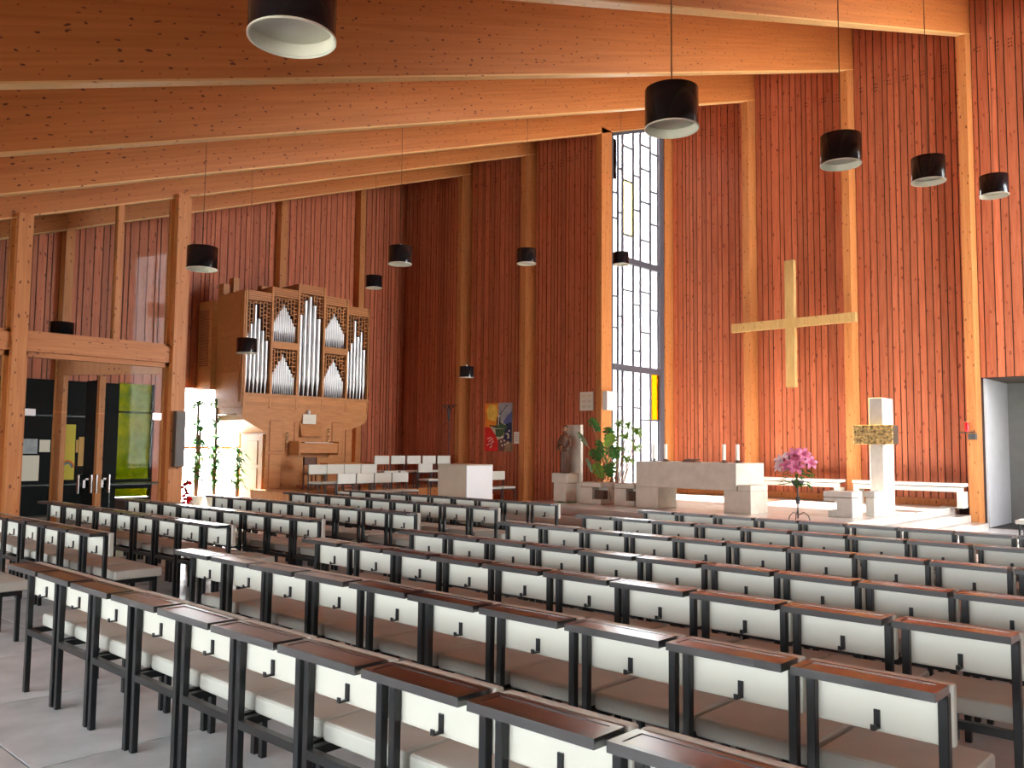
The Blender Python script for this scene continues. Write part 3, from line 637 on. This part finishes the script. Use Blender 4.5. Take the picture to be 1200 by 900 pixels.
# stone planters, monstera and dracaena
def planter(x, y, wd, lab):
    t = thing('stone_planter', lab, 'planter', (x, y, ZP), 0, 'stone planters left of the altar')
    st('rim_slab', 'stone', 0, wd, 0, .55, .37, .47, t); st('side_wall', 'stone', 0, .36 * wd / .6, 0, .55, 0, .36, t); st('foot_slab', 'stone', .36 * wd / .6, wd, 0, .55, 0, .11, t)
    st('back_wall', 'stone', .36 * wd / .6, wd, .25, .55, .11, .37, t); MB().box(.36 * wd / .6, wd, .1, .25, .11, .30).build('soil', 'soil', t)
planter(-11.90, 15.10, .60, 'pale stone planter under the monstera, nearer the statue')
planter(-11.02, 15.20, .52, 'pale stone planter close to the left end of the altar')
def monstera_leaf(sz):
    pts = []
    n = 22
    for i in range(n + 1):
        th = math.pi * (i / n) ; r = math.sin(th) ** .7
        y = -math.cos(th) * .5 + .5; xw = .40 * r * (1.15 - .45 * y)
        if i % 4 == 2 and 3 < i < n - 2: xw *= .45
        pts.append((xw, y))
    m = MB(); k = len(pts)
    vs = [(x * sz, y * sz, -abs(x) * .28 * sz - .18 * sz * y * y) for x, y in pts] + [(-x * sz, y * sz, -abs(x) * .28 * sz - .18 * sz * y * y) for x, y in pts] + [(0, y * sz, -.18 * sz * y * y) for x, y in pts]
    fs = []
    for i in range(k - 1):
        fs += [(i, i + 1, 2 * k + i + 1, 2 * k + i), (k + i + 1, k + i, 2 * k + i, 2 * k + i + 1)]
    m.add(vs, fs, False); return m
pl = thing('monstera_plant', 'large monstera plant with split leaves standing between statue and window', 'plant', (-11.55, 15.55, ZP))
MB().tube([(0, 0, .1), (-.05, .0, .5), (.05, .02, .9), (.0, .05, 1.4)], [.03, .028, .022, .012], 8).build('stem', 'stem_brown', pl)
for i, (x, z, s_, az, mt) in enumerate(((-.30, 1.72, .36, 4.5, 'leaf'), (-.62, 1.42, .38, 4.1, 'leaf_pale'), (.22, 1.52, .40, 4.9, 'leaf'), (.02, 1.22, .42, 4.6, 'leaf'), (-.28, .80, .40, 4.4, 'leaf_pale'), (.30, 1.10, .40, 5.2, 'leaf'),
                               (-.05, .72, .38, 4.9, 'leaf_bright'), (.34, .72, .36, 5.3, 'leaf'), (.12, .95, .36, 4.0, 'leaf'), (.48, 1.36, .34, 5.6, 'leaf_bright'), (-.12, 1.02, .34, 5.0, 'leaf'))):
    o = monstera_leaf(s_).build('leaf', mt, pl); o.location = (x, -.12 - .02 * i, z + .18); o.rotation_euler = (-.95 + .1 * (i % 3), .25 * ((i % 5) - 2), az - math.pi / 2 + math.pi)
    MB().tube([(0, .0, .35 + .08 * i), (x * .5, -.06, z * .8), (x, -.12 - .02 * i, z + .18)], .009, 5).build('leaf_stalk', 'stem_brown', pl)
m = MB()
for i in range(26):
    a = random.uniform(0, 6.28); x0 = random.uniform(-.1, .1); m.tube([(x0, 0, .2 + random.random() * .5), (x0 + .3 * math.cos(a), .12 * math.sin(a), .35 + random.random() * .5), (x0 + .38 * math.cos(a + .5), .15 * math.sin(a), .05 + random.random() * .4)], .008, 4)
o = m.build('aerial_roots', 'stem_brown', pl); o['kind'] = 'stuff'
def rosette(m, c, r, nl, droop, w_=.035):
    for i in range(nl):
        a = 6.283 * i / nl + random.uniform(-.3, .3); el = random.uniform(-.1, 1.2); L_ = r * random.uniform(.75, 1.1); u = Vector((math.cos(a), math.sin(a), 0)); s_ = Vector((-math.sin(a), math.cos(a), 0)) * w_
        p = [c, c + u * L_ * .5 * math.cos(el) + Vector((0, 0, L_ * .5 * math.sin(el))), c + u * L_ * math.cos(el) * .98 + Vector((0, 0, L_ * (math.sin(el) * .75 - droop)))]
        m.add([p[0] - s_ * .5, p[0] + s_ * .5, p[1] - s_, p[1] + s_, p[2]], [(0, 1, 3, 2), (2, 3, 4)], True)
dp = thing('dracaena_plant', 'pale green dracaena in front of the tall stained window', 'plant', (-12.15, 16.7, ZP))
for x, y, z in ((0, 0, 1.0), (.28, .1, 1.45), (.05, .18, 1.75), (.42, .0, .9), (-.15, .1, 1.4), (.5, .2, 1.2), (.2, .0, 1.15), (.35, .15, 1.7), (-.05, .05, .75), (.62, .1, 1.55)):
    m = MB(); rosette(m, Vector((x, y, z)), .38, 22, .35, .03); m.build('leaf_rosette', 'leaf_bright', dp); MB().tube([(x * .3, y * .3, 0), (x * .6, y * .6, z * .5), (x, y, z)], .014, 6).build('stem', 'stem_brown', dp)
MB().lathe([(.13, 0), (.17, .30), (.18, .32)], 16).build('pot', 'stone', dp)
cl = thing('leaf_cutting', 'small spray of green leaves lying on the platform before the pedestal', 'leaves', (-12.15, 14.98, ZP))
for i in range(9):
    o = MB(); c = Vector((i * .055 - .2, random.uniform(-.05, .05), .01)); d = Vector((.07, random.uniform(-.05, .05), random.uniform(.0, .05))); s_ = Vector((0, .035, .012))
    o.add([c - d, c + s_, c + d, c - s_, c + Vector((0, 0, .02))], [(0, 1, 4), (1, 2, 4), (2, 3, 4), (3, 0, 4)], True); o.build('leaf', 'leaf', cl)

# ------------------------------------------------------------------ things on the choir wall
t = thing('painting', 'colourful abstract painting with sun, boat and crescent on the choir wall', 'painting', (-17.74, W1 - .085, 1.56))
PW, PH = 1.08, 1.40
MB().box(0, PW, 0, .045, 0, PH).build('canvas', 'art_cream', t)
def art(poly, mt, d=.004, name='paint_area'): MB().prism([(x * PW, z * PH) for x, z in poly], -d, 0, 'Y').build(name, mt, t)
art([(0, .50), (.42, .50), (.50, .75), (.50, 1), (0, 1)], 'art_orange', .003); art([(.12, .66), (.40, .62), (.48, .80), (.42, .95), (.18, .98), (.06, .85)], 'art_yellow', .005)
art([(.50, .55), (.62, .62), (1, .62), (1, 1), (.50, 1)], 'art_grey', .003); art([(.66, .58), (1, .50), (1, .82), (.84, .74)], 'art_blue', .005); art([(.70, .26), (1, .18), (1, .60), (.78, .56)], 'art_navy', .006)
art([(0, 0), (.50, 0), (.50, .20), (.40, .34), (.20, .50), (0, .50)], 'art_red', .004); art([(.50, 0), (1, 0), (1, .20), (.74, .28), (.50, .24)], 'art_brown', .004); art([(.74, 0), (1, 0), (1, .16), (.88, .22), (.76, .16)], 'art_tan', .007)
art([(.28, .50), (.44, .48), (.80, .46), (.84, .52), (.62, .58), (.52, .66), (.44, .54)], 'art_green', .009, 'boat'); art([(.42, .30), (.66, .30), (.78, .46), (.40, .46)], 'art_green', .008, 'boat')
art([(.45, .54), (.49, .54), (.49, .72), (.46, .68)], 'art_black', .012, 'mast'); art([(.54, .56), (.58, .56), (.58, .72), (.55, .70)], 'art_black', .012, 'mast'); art([(.50, .54), (.52, .52), (.55, .74), (.52, .76)], 'art_white', .012, 'sail')
art([(.18, .53), (.46, .50), (.46, .52), (.18, .55)], 'art_black', .012, 'oar')
art([(.76, .36), (.86, .38), (.92, .33), (.90, .26), (.84, .26), (.87, .31), (.84, .345)], 'art_cream', .012, 'crescent')
for x, z in ((.91, .42), (.66, .30), (.62, .20), (.66, .12), (.74, .22), (.76, .14), (.86, .17)): art([(x - .025, z - .016), (x + .025, z - .016), (x + .025, z + .016), (x - .025, z + .016)], 'art_white', .012, 'dot')
for a in ((.10, .26, .24, .30), (.14, .20, .30, .27), (.22, .15, .33, .22), (.08, .13, .18, .16), (.20, .07, .27, .13)): art([(a[0], a[1]), (a[0] + .02, a[1] - .01), (a[2] + .02, a[3] - .01), (a[2], a[3])], 'art_white', .012, 'brush_stroke')
for i in range(5): art([(.56 + .055 * i, .76 + .04 * i), (.60 + .055 * i, .76 + .04 * i), (.60 + .055 * i, .785 + .04 * i), (.56 + .055 * i, .785 + .04 * i)], 'art_black', .012, 'footprint')
t = thing('small_plaque', 'small cream plaque beside the colourful painting', 'plaque', (-16.61, W1 - .045, 1.78)); MB().box(0, .20, 0, .02, 0, .34).build('plate', 'paper', t)
m = MB(); [m.box(.03, .17, -.001, 0, .08 + .06 * i, .09 + .06 * i) for i in range(4)]; m.build('lines', 'art_tan', t)
t = thing('processional_cross', 'thin metal processional crucifix standing before the choir wall', 'crucifix', (-18.86, 17.62, 0))
MB().tube([(0, 0, .0), (0, 0, 2.94)], .012, 8).build('pole', 'steel_dull', t); MB().box(-.30, .30, -.012, .012, 2.90, 2.93).build('crossbar', 'steel_dull', t); MB().lathe([(.16, 0), (.15, .02), (.02, .05)], 16).build('base', 'steel_dull', t)
m = MB(); m.tube([(0, -.03, 2.45), (0, -.03, 2.62), (0, -.03, 2.80)], [.025, .035, .045], 8); m.tube([(-.22, -.03, 2.88), (0, -.03, 2.79), (.22, -.03, 2.88)], .016, 6); m.ball((0, -.04, 2.86), .035); m.build('corpus', 'steel_dull', t)
t = thing('hymn_board', 'pale hymn number board on the choir wall left of the post', 'board', (-14.20, W1 - .07, 2.67)); MB().box(0, .44, 0, .04, 0, .50).build('panel', 'paper', t)
m = MB()
for i in range(3):
    for j in range(2):
        for k in range(3): m.box(.07 + .19 * j + .045 * k, .095 + .19 * j + .045 * k, -.002, 0, .08 + .14 * i, .14 + .14 * i)
m.build('numbers', 'art_cream', t)
t = thing('wall_speaker_box', 'white box loudspeaker on the post left of the stained window', 'speaker', (FX['c'] + FW, W1 - .42, 2.66)); MB().box(0, .16, .02, .46, 0, .48).build('housing', 'white_paint', t, bevel=.01, seg=1); MB().box(.158, .166, .05, .43, .03, .45).build('grille', 'panel_white', t)

# stone-clad lectern box in front of the choir
t = thing('lectern_box', 'plain beige box lectern with a white right side in front of the choir', 'lectern', (-14.26, 13.0, 0))
MB().box(0, .90, 0, .80, 0, 1.26).build('body', 'lectern_beige', t, bevel=.006, seg=1); MB().box(.90, .93, .0, .80, 0, 1.27).build('side_panel', 'white_paint', t); MB().box(-.01, .93, -.01, .81, 1.26, 1.29).build('top', 'lectern_beige', t, bevel=.005, seg=1)

# ------------------------------------------------------------------ organ
XO = -19.5
og = thing('pipe_organ', 'light wood pipe organ with five stepped pipe fields', 'organ', (XO, 0, 0))
def ob(name, mt, x0, x1, y0, y1, z0, z1, p=og, bevel=0): return MB().box(x0, x1, y0, y1, z0, z1).build(name, mt, p, bevel=bevel, seg=1)
TY = [11.13, 11.90, 12.69, 13.50, 14.27, 15.03]; TZ = [5.60, 5.78, 5.97, 5.765, 5.58]
D = -1.34
for i in range(5):
    y0, y1, zt = TY[i], TY[i + 1], TZ[i]
    c = ob('tower_case', 'organ_wood', D, -.26, y0 + (.0 if i in (0,) else .02), y1 - .02, 2.45, zt - .02)
    c2 = ob('tower_roof', 'organ_wood', D, .0, y0, y1, zt - .03, zt)
    for k in range(4): ob('cornice_slat', 'organ_wood', -.05, .02 - .006 * k, y0 + .03, y1 - .03, zt - .235 + .052 * k, zt - .20 + .052 * k)
    ob('cornice_back', 'fret_wood', -.05, -.01, y0 + .03, y1 - .03, zt - .24, zt - .03)
for i in range(6):
    zt = max(TZ[max(0, i - 1)], TZ[min(4, i)]); y = TY[i] + (-.01 if i == 5 else 0)
    ob('stile', 'organ_wood', -.26, .025, y - .03 * (i > 0), y + .03 * (i < 5) + .02 * (i == 0), 2.62, zt)
ob('bottom_rail', 'organ_wood', -.26, .04, TY[0], TY[5], 2.90, 2.985); ob('lower_rail', 'organ_wood', -.24, .015, TY[0], TY[5], 2.64, 2.90); ob('lower_front', 'organ_wood', -.26, .0, TY[0], TY[5], 2.42, 2.64)
for i in range(5): ob('rail_panel', 'organ_wood', .01, .025, TY[i] + .05, TY[i + 1] - .05, 2.66, 2.76)
def pipe(y, z0, z1, r, foot, par=og, x=-.10):
    m = MB(); m.lathe([(r * .22, z0), (r, z0 + foot), (r, z1)], 10, (x, y, 0)); m.box(x + r * .86, x + r * 1.02, y - r * .5, y + r * .5, z0 + foot + .015, z0 + foot + .05); m.build('pipe', 'pipe_metal', par)
def fret(y0, y1, zlow, ztop):
    """open wood lattice between the pipe tops and the cornice"""
    m = MB(); n = max(6, int((y1 - y0) / .085)); dy = (y1 - y0) / n
    for i in range(n + 1):
        y = y0 + i * dy; zl = zlow(min(max(y, y0 + .001), y1 - .001))
        if ztop - zl > .03: m.box(-.06, -.03, y - .011, y + .011, zl, ztop)
    for i in range(n):
        ym = y0 + (i + .5) * dy; zl = zlow(ym); z = ztop - random.uniform(.02, .08)
        while z > zl:
            m.box(-.058, -.032, y0 + i * dy, y0 + (i + 1) * dy, z - .011, z + .011); z -= random.uniform(.07, .15)
    o = m.build('fretwork', 'organ_wood', og); o['kind'] = 'stuff'
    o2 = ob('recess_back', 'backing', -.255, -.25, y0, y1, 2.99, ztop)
def step_low(ys, zs):
    def f(y):
        k = min(range(len(ys)), key=lambda i: abs(ys[i] - y)); return zs[k] + .03
    return f
for i, zs in ((0, [4.50, 4.75, 5.25, 4.90, 4.60, 4.35]), (2, [5.15, 5.55, 5.68, 5.45, 5.10]), (4, [4.30, 4.55, 5.20, 4.75, 4.90, 4.40])):
    y0, y1 = TY[i] + .05, TY[i + 1] - .04; n = len(zs); dy = (y1 - y0) / n; ys = [y0 + (k + .5) * dy for k in range(n)]
    for y, z in zip(ys, zs): pipe(y, 2.99, z, dy * .46, .42 if i != 2 else .45)
    fret(y0, y1, step_low(ys, zs), TZ[i] - .245)
for i in (1, 3):
    y0, y1 = TY[i] + .03, TY[i + 1] - .03; ob('middle_rail', 'organ_wood', -.26, .03, y0, y1, 4.18, 4.36)
    for zb, zm, ztp in ((4.37, 5.38 if i == 1 else 5.32, TZ[i] - .245), (2.99, 4.05, 4.17)):
        n = 13; dy = (y1 - y0) / n; ys = [y0 + (k + .5) * dy for k in range(n)]; hs = [zb + (zm - zb) * (1 - .56 * abs(k - 6) / 6) for k in range(n)]
        for y, z in zip(ys, hs): pipe(y, zb, z, dy * .49, .34)
        fret(y0, y1, step_low(ys, hs), ztp)
# outer side of the case
sd = ob('side_panel', 'organ_wood', D, .0, TY[0] - .03, TY[0], 2.62, 5.58)
for z0, z1 in ((2.70, 3.55), (3.62, 4.45), (4.52, 5.45)):
    ob('raised_field', 'organ_wood', D + .14, -.14, TY[0] - .045, TY[0] - .03, z0 + .06, z1 - .04); ob('moulding', 'organ_wood', D + .10, -.10, TY[0] - .055, TY[0] - .03, z1 - .035, z1)
ob('swell_box', 'organ_wood', WX + .04 - XO, D, 10.95, 15.0, 3.1, 5.45)
for i in range(26): ob('louvre', 'fret_wood', -1.95, -1.50, 10.93, 10.95, 3.72 + i * .058, 3.755 + i * .058)
for y, h in ((11.0, .22), (11.28, .42)): 
    ob('wood_pipe', 'organ_wood', -1.15, -.90, y, y + .16, 5.55, 5.62 + h); ob('wood_pipe', 'fret_wood', -1.15, -.90, y + .16, y + .19, 5.55, 5.60 + h)
ob('wood_pipe', 'organ_wood', -1.1, -.9, 12.1, 12.35, 5.75, 5.95); ob('wood_pipe', 'fret_wood', -1.1, -.9, 12.36, 12.5, 5.75, 5.90)
# tapering waist and console
lo = MB(); lo.prism([(11.83, .30), (14.53, .30), (14.53, 2.14), (14.93, 2.30), (15.03, 2.43), (11.13, 2.43), (11.20, 2.30), (11.83, 1.98)], -1.25, -.01, 'X'); lo.build('lower_case', 'organ_wood', og)
for (y0, y1, z0, z1) in ((11.93, 12.30, 1.52, 2.30), (11.93, 12.28, .55, 1.44), (12.66, 13.50, 1.60, 2.28), (13.85, 14.20, 1.45, 2.30), (14.30, 14.50, 1.2, 2.1)):
    ob('panel', 'organ_wood', -.01, .012, y0, y1, z0, z1, bevel=.008)
    for a, b, c_, d_ in ((y0 - .012, y0, z0, z1), (y1, y1 + .012, z0, z1), (y0, y1, z0 - .012, z0), (y0, y1, z1, z1 + .012)): ob('panel_groove', 'fret_wood', -.01, -.004, a, b, c_, d_)
ob('key_desk', 'organ_wood', .0, .42, 12.58, 13.75, 1.47, 1.74, bevel=.01); ob('keyboard', 'white_paint', .20, .41, 12.72, 13.60, 1.74, 1.755); ob('key_cheek', 'organ_wood', .0, .45, 12.52, 12.58, 1.42, 1.78); ob('key_cheek', 'organ_wood', .0, .45, 13.75, 13.81, 1.42, 1.78)
for y, z0, n in ((12.42, 1.56, 8), (13.70, 1.80, 6)):
    for k in range(n): MB().tube([(0, y, z0 + k * .062), (.05, y, z0 + k * .062), (.062, y, z0 + k * .062)], [.010, .010, .022], 8).build('stop_knob', 'bronze_dark' if k % 3 else 'bronze', og)
m = MB(); m.hexa([(.10, 12.80, 1.93), (.13, 12.80, 1.93), (.10, 13.45, 1.93), (.13, 13.45, 1.93), (.0, 12.80, 2.26), (.03, 12.80, 2.26), (.0, 13.45, 2.26), (.03, 13.45, 2.26)]); m.build('music_desk', 'organ_wood', og); ob('desk_lip', 'organ_wood', .08, .18, 12.80, 13.45, 1.91, 1.935)
o = MB().hexa([(.07, 12.86, 2.24), (.085, 12.86, 2.24), (.07, 13.26, 2.24), (.085, 13.26, 2.24), (.0, 12.90, 2.50), (.015, 12.90, 2.50), (.0, 13.32, 2.50), (.015, 13.32, 2.50)]).build('open_score', 'paper'); o.location = (XO, 0, 0); tag(o, 'open sheet of music on the organ desk', 'sheet music')
o = MB().lathe([(.035, 2.50), (.045, 2.56), (.03, 2.60)], 12, (.06, 13.05, 0)).build('desk_lamp', 'white_paint', og)
ob('pedal_board', 'fret_wood', .1, .62, 12.7, 14.2, .56, .64)
# door on the organ's outer flank
ob('flank_door', 'organ_wood', -1.15, -.10, 11.79, 11.83, .32, 1.95, bevel=.006)
for z0, z1 in ((.55, 1.08), (1.16, 1.78)): ob('door_panel', 'organ_wood', -.92, -.32, 11.775, 11.79, z0, z1, bevel=.006)
o = MB().tube([(-.98, 11.79, 1.0), (-.98, 11.75, 1.0), (-.90, 11.75, 1.0)], .012, 6).build('door_handle', 'chrome', og)
# organ bench and stool
t = thing('organ_bench', 'long light wood organ bench below the keyboard', 'bench', (XO + .62, 13.05, .55))
MB().box(0, .34, 0, 1.48, .60, .68).build('seat', 'organ_wood', t, bevel=.01, seg=1)
for y in (.03, 1.40): MB().box(.02, .32, y, y + .05, 0, .60).build('side', 'organ_wood', t)
MB().box(.15, .18, .08, 1.40, .15, .24).build('stretcher', 'organ_wood', t)
t = thing('wooden_chair', 'brown wooden chair left of the organ bench', 'chair', (XO + .75, 12.45, .55))
MB().box(0, .40, 0, .40, .38, .42).build('seat', 'statue_wood', t, bevel=.01, seg=1); MB().box(0, .03, 0, .40, .62, .82).build('backrest', 'statue_wood', t)
for x in (0, .37):
    for y in (0, .37): MB().box(x, x + .03, y, y + .03, 0, .38 if x else .82).build('leg', 'statue_wood', t)

# plants at the organ window
def cane_plant(x, y, h, canes, lab):
    t = thing('cane_plant', lab, 'plant', (x, y, 0), 0, 'tall cane plants in the organ window')
    MB().lathe([(.15, 0), (.20, .32), (.21, .35)], 16).build('pot', 'stone', t); MB().lathe([(.19, .31), (.02, .325)], 16).build('soil', 'soil', t)
    for (dx, dy, top) in canes:
        MB().tube([(dx * .3, dy * .3, .3), (dx * .7, dy * .8, top * .5), (dx, dy, top)], [.045, .04, .03], 7).build('cane', 'stem_brown', t)
        for q, mt in ((1.0, 'leaf'), (.80, 'leaf_pale'), (.62, 'leaf'), (.44, 'leaf_bright'), (.28, 'leaf')):
            m = MB(); rosette(m, Vector((dx * q, dy * q, .3 + (top - .3) * q)), .34 + .06 * q, 18, .45, .036); m.build('leaf_rosette', mt, t)
cane_plant(-21.0, 10.74, 3, ((.0, .0, 2.65), (.05, .05, 2.0)), 'tall thin cane plant left in the bright window beside the organ')
cane_plant(-20.75, 11.12, 3, ((.0, .0, 2.68), (.05, -.05, 1.5)), 'tall thin cane plant in the middle of the bright organ window')
cane_plant(-20.10, 11.40, 3, ((.0, .0, 1.45),), 'spiky yucca plant in front of the organ window')

# ------------------------------------------------------------------ choir risers
def riser(x0, x1, y0, y1, z, lab):
    t = thing('choir_riser', lab, 'riser', (0, 0, 0), 0, 'choir risers'); MB().box(x0, x1, y0, y1, .0, z - .03).build('body', 'column', t); MB().box(x0, x1 + .02, y0 - .015, y1, z - .03, z).build('tread', 'organ_wood', t)
riser(-16.75, -15.1, 11.4, 17.4, .17, 'lowest wooden choir riser, front step'); riser(-17.70, -16.77, 11.4, 17.4, .35, 'middle wooden choir riser behind the front step'); riser(-19.45, -17.72, 11.4, 17.4, .55, 'highest wooden choir riser before the organ')

# ------------------------------------------------------------------ chairs
def make_church_chair():
    """origin: floor, under the middle of the ledge's rear edge; faces +Y"""
    t = thing('church_chair', 'church chair', 'chair')
    leg = MB().box(-.0175, .0175, -.0175, .0175, 0, .832).mesh('rear_leg', 'steel', bevel=.003, seg=1)
    for s in (-1, 1): link('rear_leg', leg, t, (s * .2375, .148, 0))
    fl = MB().box(-.0175, .0175, -.0175, .0175, 0, .385).mesh('front_leg', 'steel', bevel=.003, seg=1)
    for s in (-1, 1): link('front_leg', fl, t, (s * .2375, .60, 0))
    m = MB(); m.box(-.255, .255, 0, .026, .83, .862); m.box(-.255, .255, .122, .145, .83, .862); m.box(-.255, -.222, .026, .122, .83, .862); m.box(.222, .255, .026, .122, .83, .862); m.box(-.222, .222, .026, .122, .832, .848)
    lg = m.build('book_ledge', 'ledge_steel', t); MB().box(-.219, .219, .029, .119, .848, .860).build('ledge_inset', 'ledge_inset', lg)
    MB().box(-.262, .262, .168, .216, .64, .858).build('backrest', 'panel_white', t, bevel=.012, seg=2)
    m = MB(); m.box(-.011, .011, .160, .167, .655, .722); m.box(-.009, .009, .125, .160, .655, .662); m.box(-.009, .009, .120, .127, .655, .676); m.build('coat_hook', 'steel', t)
    m = MB(); m.box(-.22, .22, .131, .166, .382, .420); m.build('rear_rail', 'steel', t)
    m = MB(); m.box(-.255, -.22, .166, .62, .385, .42); m.box(.22, .255, .166, .62, .385, .42); m.box(-.22, .22, .585, .62, .385, .42); m.box(-.22, .22, .34, .40, .405, .42); m.build('seat_frame', 'steel', t)
    MB().box(-.262, .262, .235, .680, .421, .505).build('seat_cushion', 'cushion', t, bevel=.022, seg=3)
    return t
proto = make_church_chair(); used = False
ROWY = [1.9676, 3.1207, 4.2929, 5.3873, 6.7790, 8.2125, 9.4811]
ROWN = ['nearest', 'second', 'third', 'fourth', 'fifth', 'sixth', 'farthest']
def place(x, y, label, group, dr=.006):
    global used
    o = copy_tree(proto) if used else proto
    used = True
    o.location = (x + random.uniform(-dr, dr), y + random.uniform(-dr, dr), 0); o.rotation_euler = (0, 0, random.uniform(-.008, .008)); o['label'] = label; o['group'] = group
RX0 = [-6.402, -6.398, -6.438, -6.460, -6.468, -6.538, -6.483]
for r in range(7):
    for n in range(10):
        place(RX0[r] + .255 + .55 * n, ROWY[r], 'white-backed chair with book ledge, %s from the aisle, %s right-hand row' % (ORD[n], ROWN[r]), 'chairs in the right-hand block')
for r in range(0, 7):
    for n in range(9 if r else 3):
        place(-8.02 - .255 - .56 * n - (.0 if r else .0), ROWY[r] + (.04 if r > 1 else 0), 'white-backed chair with book ledge, %s from the aisle, %s left-hand row' % (ORD[n], ROWN[r]), 'chairs in the left-hand block')

def make_choir_chair():
    """faces +X"""
    t = thing('choir_chair', 'choir chair', 'chair')
    m = MB()
    for y in (-.24, .22):
        MB().box(-.02, .0, y, y + .02, 0, .86).build('rear_leg', 'steel_dull', t); MB().box(.40, .42, y, y + .02, 0, .43).build('front_leg', 'steel_dull', t)
    m = MB(); m.box(-.02, .42, -.24, -.22, .40, .425); m.box(-.02, .42, .22, .24, .40, .425); m.box(.40, .42, -.24, .24, .40, .425); m.build('seat_frame', 'steel_dull', t)
    MB().box(.0, .045, -.245, .245, .64, .87).build('backrest', 'panel_white', t, bevel=.008, seg=1); MB().box(.02, .44, -.24, .24, .426, .475).build('seat_cushion', 'panel_white', t, bevel=.012, seg=2)
    return t
cp = make_choir_chair(); cu = False
def choir(x, y, z, label):
    global cu
    o = copy_tree(cp) if cu else cp
    cu = True; o.location = (x, y, z); o['label'] = label; o['group'] = 'choir chairs'
for n in range(4): choir(-17.25, 11.85 + .505 * n, .35, 'plain white choir chair, %s from the left on the middle riser' % ORD[n])
for n in range(4): choir(-16.10, 11.85 + .525 * n, .17, 'plain white choir chair, %s from the left on the front riser' % ORD[n])
for n in range(5): choir(-18.10, 14.45 + .56 * n, .55, 'plain white choir chair, %s from the left on the top riser' % ORD[n])
choir(-17.25, 15.25, .35, 'single white choir chair on the middle riser behind the lectern box')
for n in range(2): choir(-15.85, 16.08 + .52 * n, .17, 'plain white choir chair right of the lectern box, %s from it' % ORD[n])
# stool seen at the far right
t = thing('small_stool', 'pale-topped stool at the right edge before the grey recess', 'stool', (-3.45, 17.2, 0))
MB().box(-.30, .30, -.22, .22, .43, .50).build('seat', 'panel_white', t, bevel=.012, seg=2)
for x in (-.26, .23):
    for y in (-.19, .16): MB().box(x, x + .03, y, y + .03, 0, .43).build('leg', 'steel', t)

# ------------------------------------------------------------------ pendant lamps
def make_lamp():
    t = thing('pendant_lamp', 'pendant lamp', 'lamp')
    MB().lathe([(.2, .0), (.2, .30), (.19, .302)], 40, capb=False, capt=False).build('shade', 'lamp_black', t); MB().lathe([(.198, .301), (.02, .31)], 40, capb=False).build('shade_top', 'lamp_black', t)
    MB().lathe([(.197, .0), (.197, .295)], 40, capb=False, capt=False).build('shade_lining', 'lamp_inner', t); MB().lathe([(.2035, -.004), (.2035, .006), (.194, .006), (.194, -.004), (.2035, -.004)], 40, capb=False, capt=False).build('rim', 'lamp_inner', t)
    MB().lathe([(.195, .07), (.193, .066), (.001, .062)], 40, capb=False).build('diffuser', 'lamp_diffuser', t); MB().lathe([(.012, .31), (.012, .35)], 10).build('cable_grip', 'chrome', t)
    return t
lp = make_lamp(); lu = False
def lamp(x, y, z, label, s=1.0):
    global lu
    o = copy_tree(lp) if lu else lp
    lu = True; o.location = (x, y, z); o['label'] = label; o['group'] = 'black drum pendant lamps'; o.scale = (s, s, s)
    zt = under(y) + 1.2 - z
    MB().tube([(0, 0, .34), (0, 0, zt / s)], .0055 / s, 6).build('cable', 'stem_brown', o)
for x, y, z, l in ((-3.38, 2.12, 3.56, 'large black drum pendant lamp nearest the camera, cut by the top edge'), (-3.40, 5.42, 4.08, 'large black drum pendant lamp hanging before the top of the stained window'), (-3.38, 8.61, 4.61, 'black drum pendant lamp hanging before the column right of the cross'),
                   (-3.32, 11.25, 5.05, 'black drum pendant lamp left of the right-hand column'), (-3.27, 14.2, 5.53, 'small black drum pendant lamp at the right edge, past the column'),
                   (-10.80, 5.50, 4.02, 'black drum pendant lamp hanging left above the organ'), (-11.30, 9.34, 4.80, 'black drum pendant lamp before the dark wall corner'), (-11.70, 13.05, 5.48, 'black drum pendant lamp before the boards right of the corner'),
                   (-12.20, 17.1, 6.20, 'distant drum pendant lamp in front of the stained window'), (-15.72, 9.03, 3.53, 'black drum pendant lamp before the organ pipes'), (-16.65, 12.95, 5.55, 'small black drum pendant lamp above the right end of the organ'),
                   (-16.85, 16.37, 3.58, 'smallest black drum pendant lamp, low between the two choir wall columns')):
    lamp(x, y, z, l)
lamp(-17.4, 6.08, 3.66, 'drum pendant lamp seen behind the upper glass of the partition', 1.05)
